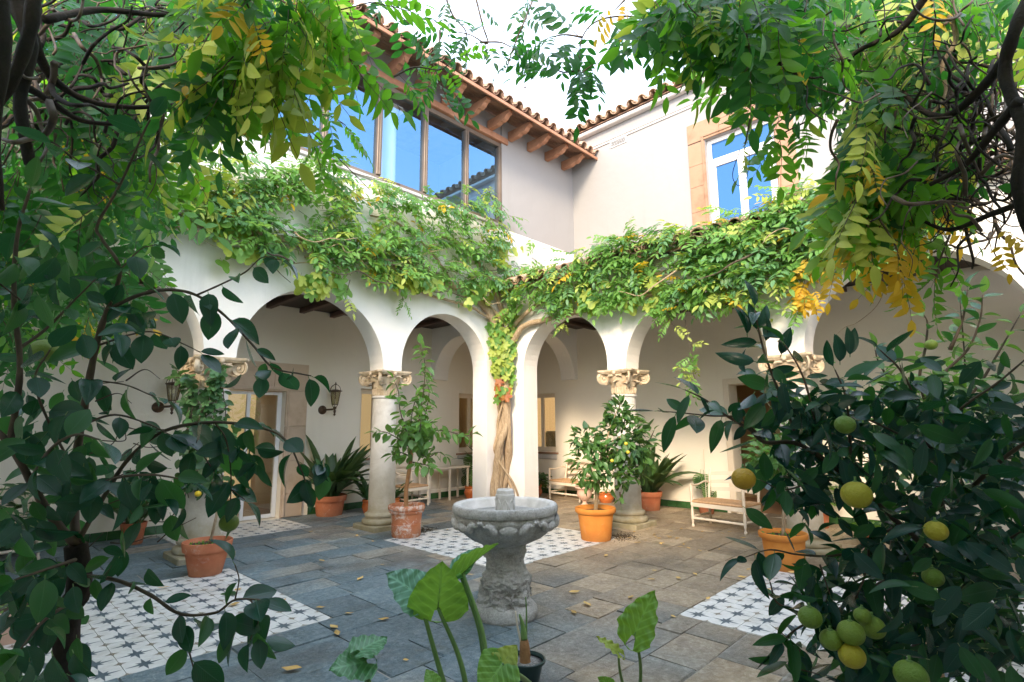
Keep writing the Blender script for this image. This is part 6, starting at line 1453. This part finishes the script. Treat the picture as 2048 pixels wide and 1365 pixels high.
pergola('pergola_wisteria', 'green and yellow wisteria hanging in the upper right foreground around a knot of bare stems', Vector((2.6, -.4, 2.6)),
        [([(1330, -60), (2080, -60), (2080, 30), (1960, 60), (1920, 160), (1890, 240), (1830, 380), (1760, 400), (1730, 340), (1720, 240), (1680, 160), (1600, 130), (1540, 90), (1440, 30), (1350, 0)], 560, 2.1, 3.8, .24, .34, G1, 1.0),
         ([(1310, -60), (1420, -60), (1420, 40), (1330, 50), (1300, 10)], 50, 1.7, 2.3, .22, .3, G1, 1.2), ([(1400, -60), (1640, -60), (1640, 50), (1500, 70), (1420, 30)], 70, 1.6, 2.2, .22, .3, G2, 1.2),
         ([(1500, 110), (1600, 60), (1690, 110), (1640, 140), (1570, 130)], 34, 1.9, 2.5, .2, .27, G2, 1.0), ([(1710, 290), (1760, 240), (1790, 340), (1760, 420), (1720, 430), (1700, 380)], 130, 2.2, 3.2, .26, .36, ['l_p1', 'l_w1', 'l_w3'], 1.2),
         ([(1720, 310), (1960, 320), (1960, 390), (1880, 410), (1720, 400)], 60, 2.2, 3.4, .22, .30, ['l_p1', 'l_p2', 'l_p1', 'l_y'], 1.0)],
        [(1640, 40, 1950, 240, 150, 1.9, 3.2, .009), (1780, 180, 2040, 430, 230, 1.9, 3.2, .010), (1900, 0, 2048, 480, 80, 1.9, 3.0, .011), (1500, 0, 1700, 140, 30, 1.8, 2.6, .006)], 9,
        trunk=[([(2075, -40, 1.7), (2030, 60, 1.7), (2010, 150, 1.75), (2045, 260, 1.7), (2035, 380, 1.7), (2070, 500, 1.7)], .020, .015, 'bark_dark'), ([(2010, 120, 1.8), (1960, 180, 1.9), (1900, 230, 2.0), (1850, 225, 2.1), (1800, 180, 2.2)], .018, .008, 'bark_dark'), ([(2040, 200, 1.7), (1990, 260, 1.8), (1930, 330, 1.9), (1860, 370, 2.0)], .016, .008, 'bark_dark'),
               ([(2060, 400, 1.8), (1980, 430, 1.9), (1900, 460, 2.1), (1840, 440, 2.2)], .013, .006, 'bark_dark'), ([(1860, -20, 2.0), (1800, 60, 2.1), (1720, 100, 2.2), (1690, 130, 2.3)], .016, .006, 'bark_dark'), ([(1600, 8, 2.2), (1500, 14, 2.2), (1400, 40, 2.2), (1330, 38, 2.2)], .012, .006, 'bark_dark'),
               ([(1900, 30, 2.1), (1912, 80, 2.1), (1885, 130, 2.1), (1890, 190, 2.1), (1855, 240, 2.1)], .010, .005, 'bark')], extra=exr)

# ---------------------------------------------------------------- elephant ears in front
def ear(t, fol, me, base_px, tip_px, size, nrm, stem_base, bend=(0, 0, 0), r=.011, inst=None):
    """base_px: where the stalk meets the blade, tip_px: blade tip"""
    p = at(*base_px); q = at(*tip_px); d = q-p; L = d.length/.73
    fol.add(me, basis(p, d, nrm, L))
    s = Vector(stem_base); m = (s+p)/2+Vector(bend); P = smooth_path([s, m, p], 8); tpart(t, 'stalk', P, [r*(1.5-.8*i/len(P)) for i in range(len(P))], 'stalk', 8)
def earpot(t, r_=.15, h=.17):
    pot(t, 'collar', r_, r_*.72, h, 'terra')
tc = Vector(-(at(870, 1200, 2.6)-CAM)).normalized()
base = Vector((1.78, 1.92, 0)); t = thing('elephant_ear_plant', 'elephant ear plant with upright and drooping pale green leaves, left of the fountain foot', 'plant', tuple(base)); earpot(t); fol = Foliage(t)
sb = at(862, 1420, 2.45); sb = Vector((base.x, base.y, .0))
ear(t, fol, T_elephant('l_aloc', .82, .22, .10, .02, seed=1), (876, 1216, 2.5), (884, 1128, 2.42), 1, tc+Vector((0, 0, .15)), (base.x, base.y, 0), (.02, -.02, .1))
ear(t, fol, T_elephant('l_alocb', .80, .25, .12, .03, seed=2), (838, 1192, 2.55), (776, 1146, 2.5), 1, tc+Vector((0, 0, .55)), (base.x, base.y, 0), (-.03, .02, .1))
ear(t, fol, T_elephant('l_aloc', .62, .9, .12, .01, seed=3), (926, 1146, 2.6), (990, 1082, 2.75), 1, Vector((-.2, .7, .7)), (base.x, base.y, 0), (.05, -.05, .1))
ear(t, fol, T_elephant('l_alocb', .60, .35, .1, .01, seed=4), (918, 1140, 2.66), (958, 1094, 2.7), 1, tc+Vector((-.5, .3, .5)), (base.x, base.y, 0), (.05, -.05, .1))
ear(t, fol, T_elephant('l_alocd', .92, .25, .15, .03, seed=5), (730, 1325, 2.2), (660, 1335, 2.12), 1, Vector((0, 0, 1))+tc*.75, (base.x-.04, base.y+.04, 0), (-.1, .14, .12))
ear(t, fol, T_elephant('l_alocd', .8, .25, .2, .03, seed=6), (722, 1300, 2.2), (775, 1268, 2.3), 1, Vector((0, 0, 1))+tc*.5, (base.x-.04, base.y+.04, 0), (-.1, .14, .1))
ear(t, fol, T_elephant('l_aloc', .7, .3, .1, .03, seed=7), (868, 1370, 2.2), (852, 1338, 2.25), 1, tc+Vector((0, 0, .3)), (base.x, base.y, 0), (0, 0, .02))
fol.finish()
base = onplane(1043, 1352, 2, 0); t = thing('elephant_ear_plant', 'elephant ear plant with a brown stub and lime leaf in a dark green pot', 'plant', (2.72, 2.50, 0)); fol = Foliage(t)
x, y = 2.72, 2.50
b = MB(); b.lathe([(.085, 0), (.115, .115), (.128, .118), (.130, .135), (.120, .137), (.110, .12)], 36); b.f = [f for f in b.f if not (len(f) == 36 and f[0] != 35)]; b.m = b.m[:len(b.f)]; b.build('pot', M['blackpot'], t, ang=40)
b = MB(); b.lathe([(.112, .112), (.05, .116), (1e-4, .118)], 24); b.build('grit', M['gravel'], t, smooth=True)
P = smooth_path([(x, y, .09), (x-.005, y, .2), (x-.01, y+.005, .27)], 5); tpart(t, 'stem', P, [.036, .038, .034, .037, .033, .034, .031, .030, .026, .024, .02][:len(P)], 'bark_tan', 10)
P = smooth_path([(x-.01, y, .25), (x-.015, y+.005, .33), (x-.03, y+.02, .40)], 5); tpart(t, 'stalk', P, [.024-.020*i/len(P) for i in range(len(P))], 'stalk', 8)
P = smooth_path([(x+.005, y-.005, .25), (x+.01, y-.005, .40), (x+.01, y, .50)], 5); tpart(t, 'stalk', P, [.008-.005*i/len(P) for i in range(len(P))], 'stalk', 6)
P = smooth_path([(x-.02, y+.01, .22), (x-.04, y+.03, .33), (x-.05, y+.035, .42)], 5); tpart(t, 'stalk', P, [.010-.005*i/len(P) for i in range(len(P))], 'cream', 6)
ear(t, fol, T_elephant('l_aloc', .95, .22, .1, .02, seed=8), (1004, 1330, 2.2), (960, 1392, 2.1), 1, tc+Vector((0, 0, .5)), (x-.1, y-.25, 0), (0, 0, .02))
ear(t, fol, T_elephant('l_w3', .85, .25, .1, .03, seed=9), (1002, 1332, 2.2), (1034, 1290, 2.25), 1, tc+Vector((0, 0, .4)), (x-.1, y-.25, 0), (0, 0, .02))
fol.finish()
base = Vector((2.75, 1.72, 0)); t = thing('elephant_ear_plant', 'small elephant ear plant with a tall ragged edged leaf, right of the fountain foot', 'plant', tuple(base)); earpot(t, .12, .13); fol = Foliage(t)
ear(t, fol, T_elephant('l_aloc', .62, .45, .15, .05, seed=10), (1270, 1268, 2.75), (1306, 1182, 2.75), 1, tc+Vector((-.9, .5, .2)), (base.x, base.y, 0), (.02, -.02, .05), r=.008)
ear(t, fol, T_elephant('l_w3', .5, .3, .15, .04, seed=11), (1236, 1305, 2.7), (1196, 1270, 2.72), 1, Vector((0, 0, 1))+tc*.3, (base.x, base.y, 0), (-.02, .02, .05), r=.007)
ear(t, fol, T_elephant('l_aloc', .6, .3, .15, .04, seed=12), (1222, 1372, 2.5), (1196, 1355, 2.5), 1, tc, (base.x-.05, base.y, 0), (0, 0, 0), r=.006)
fol.finish()
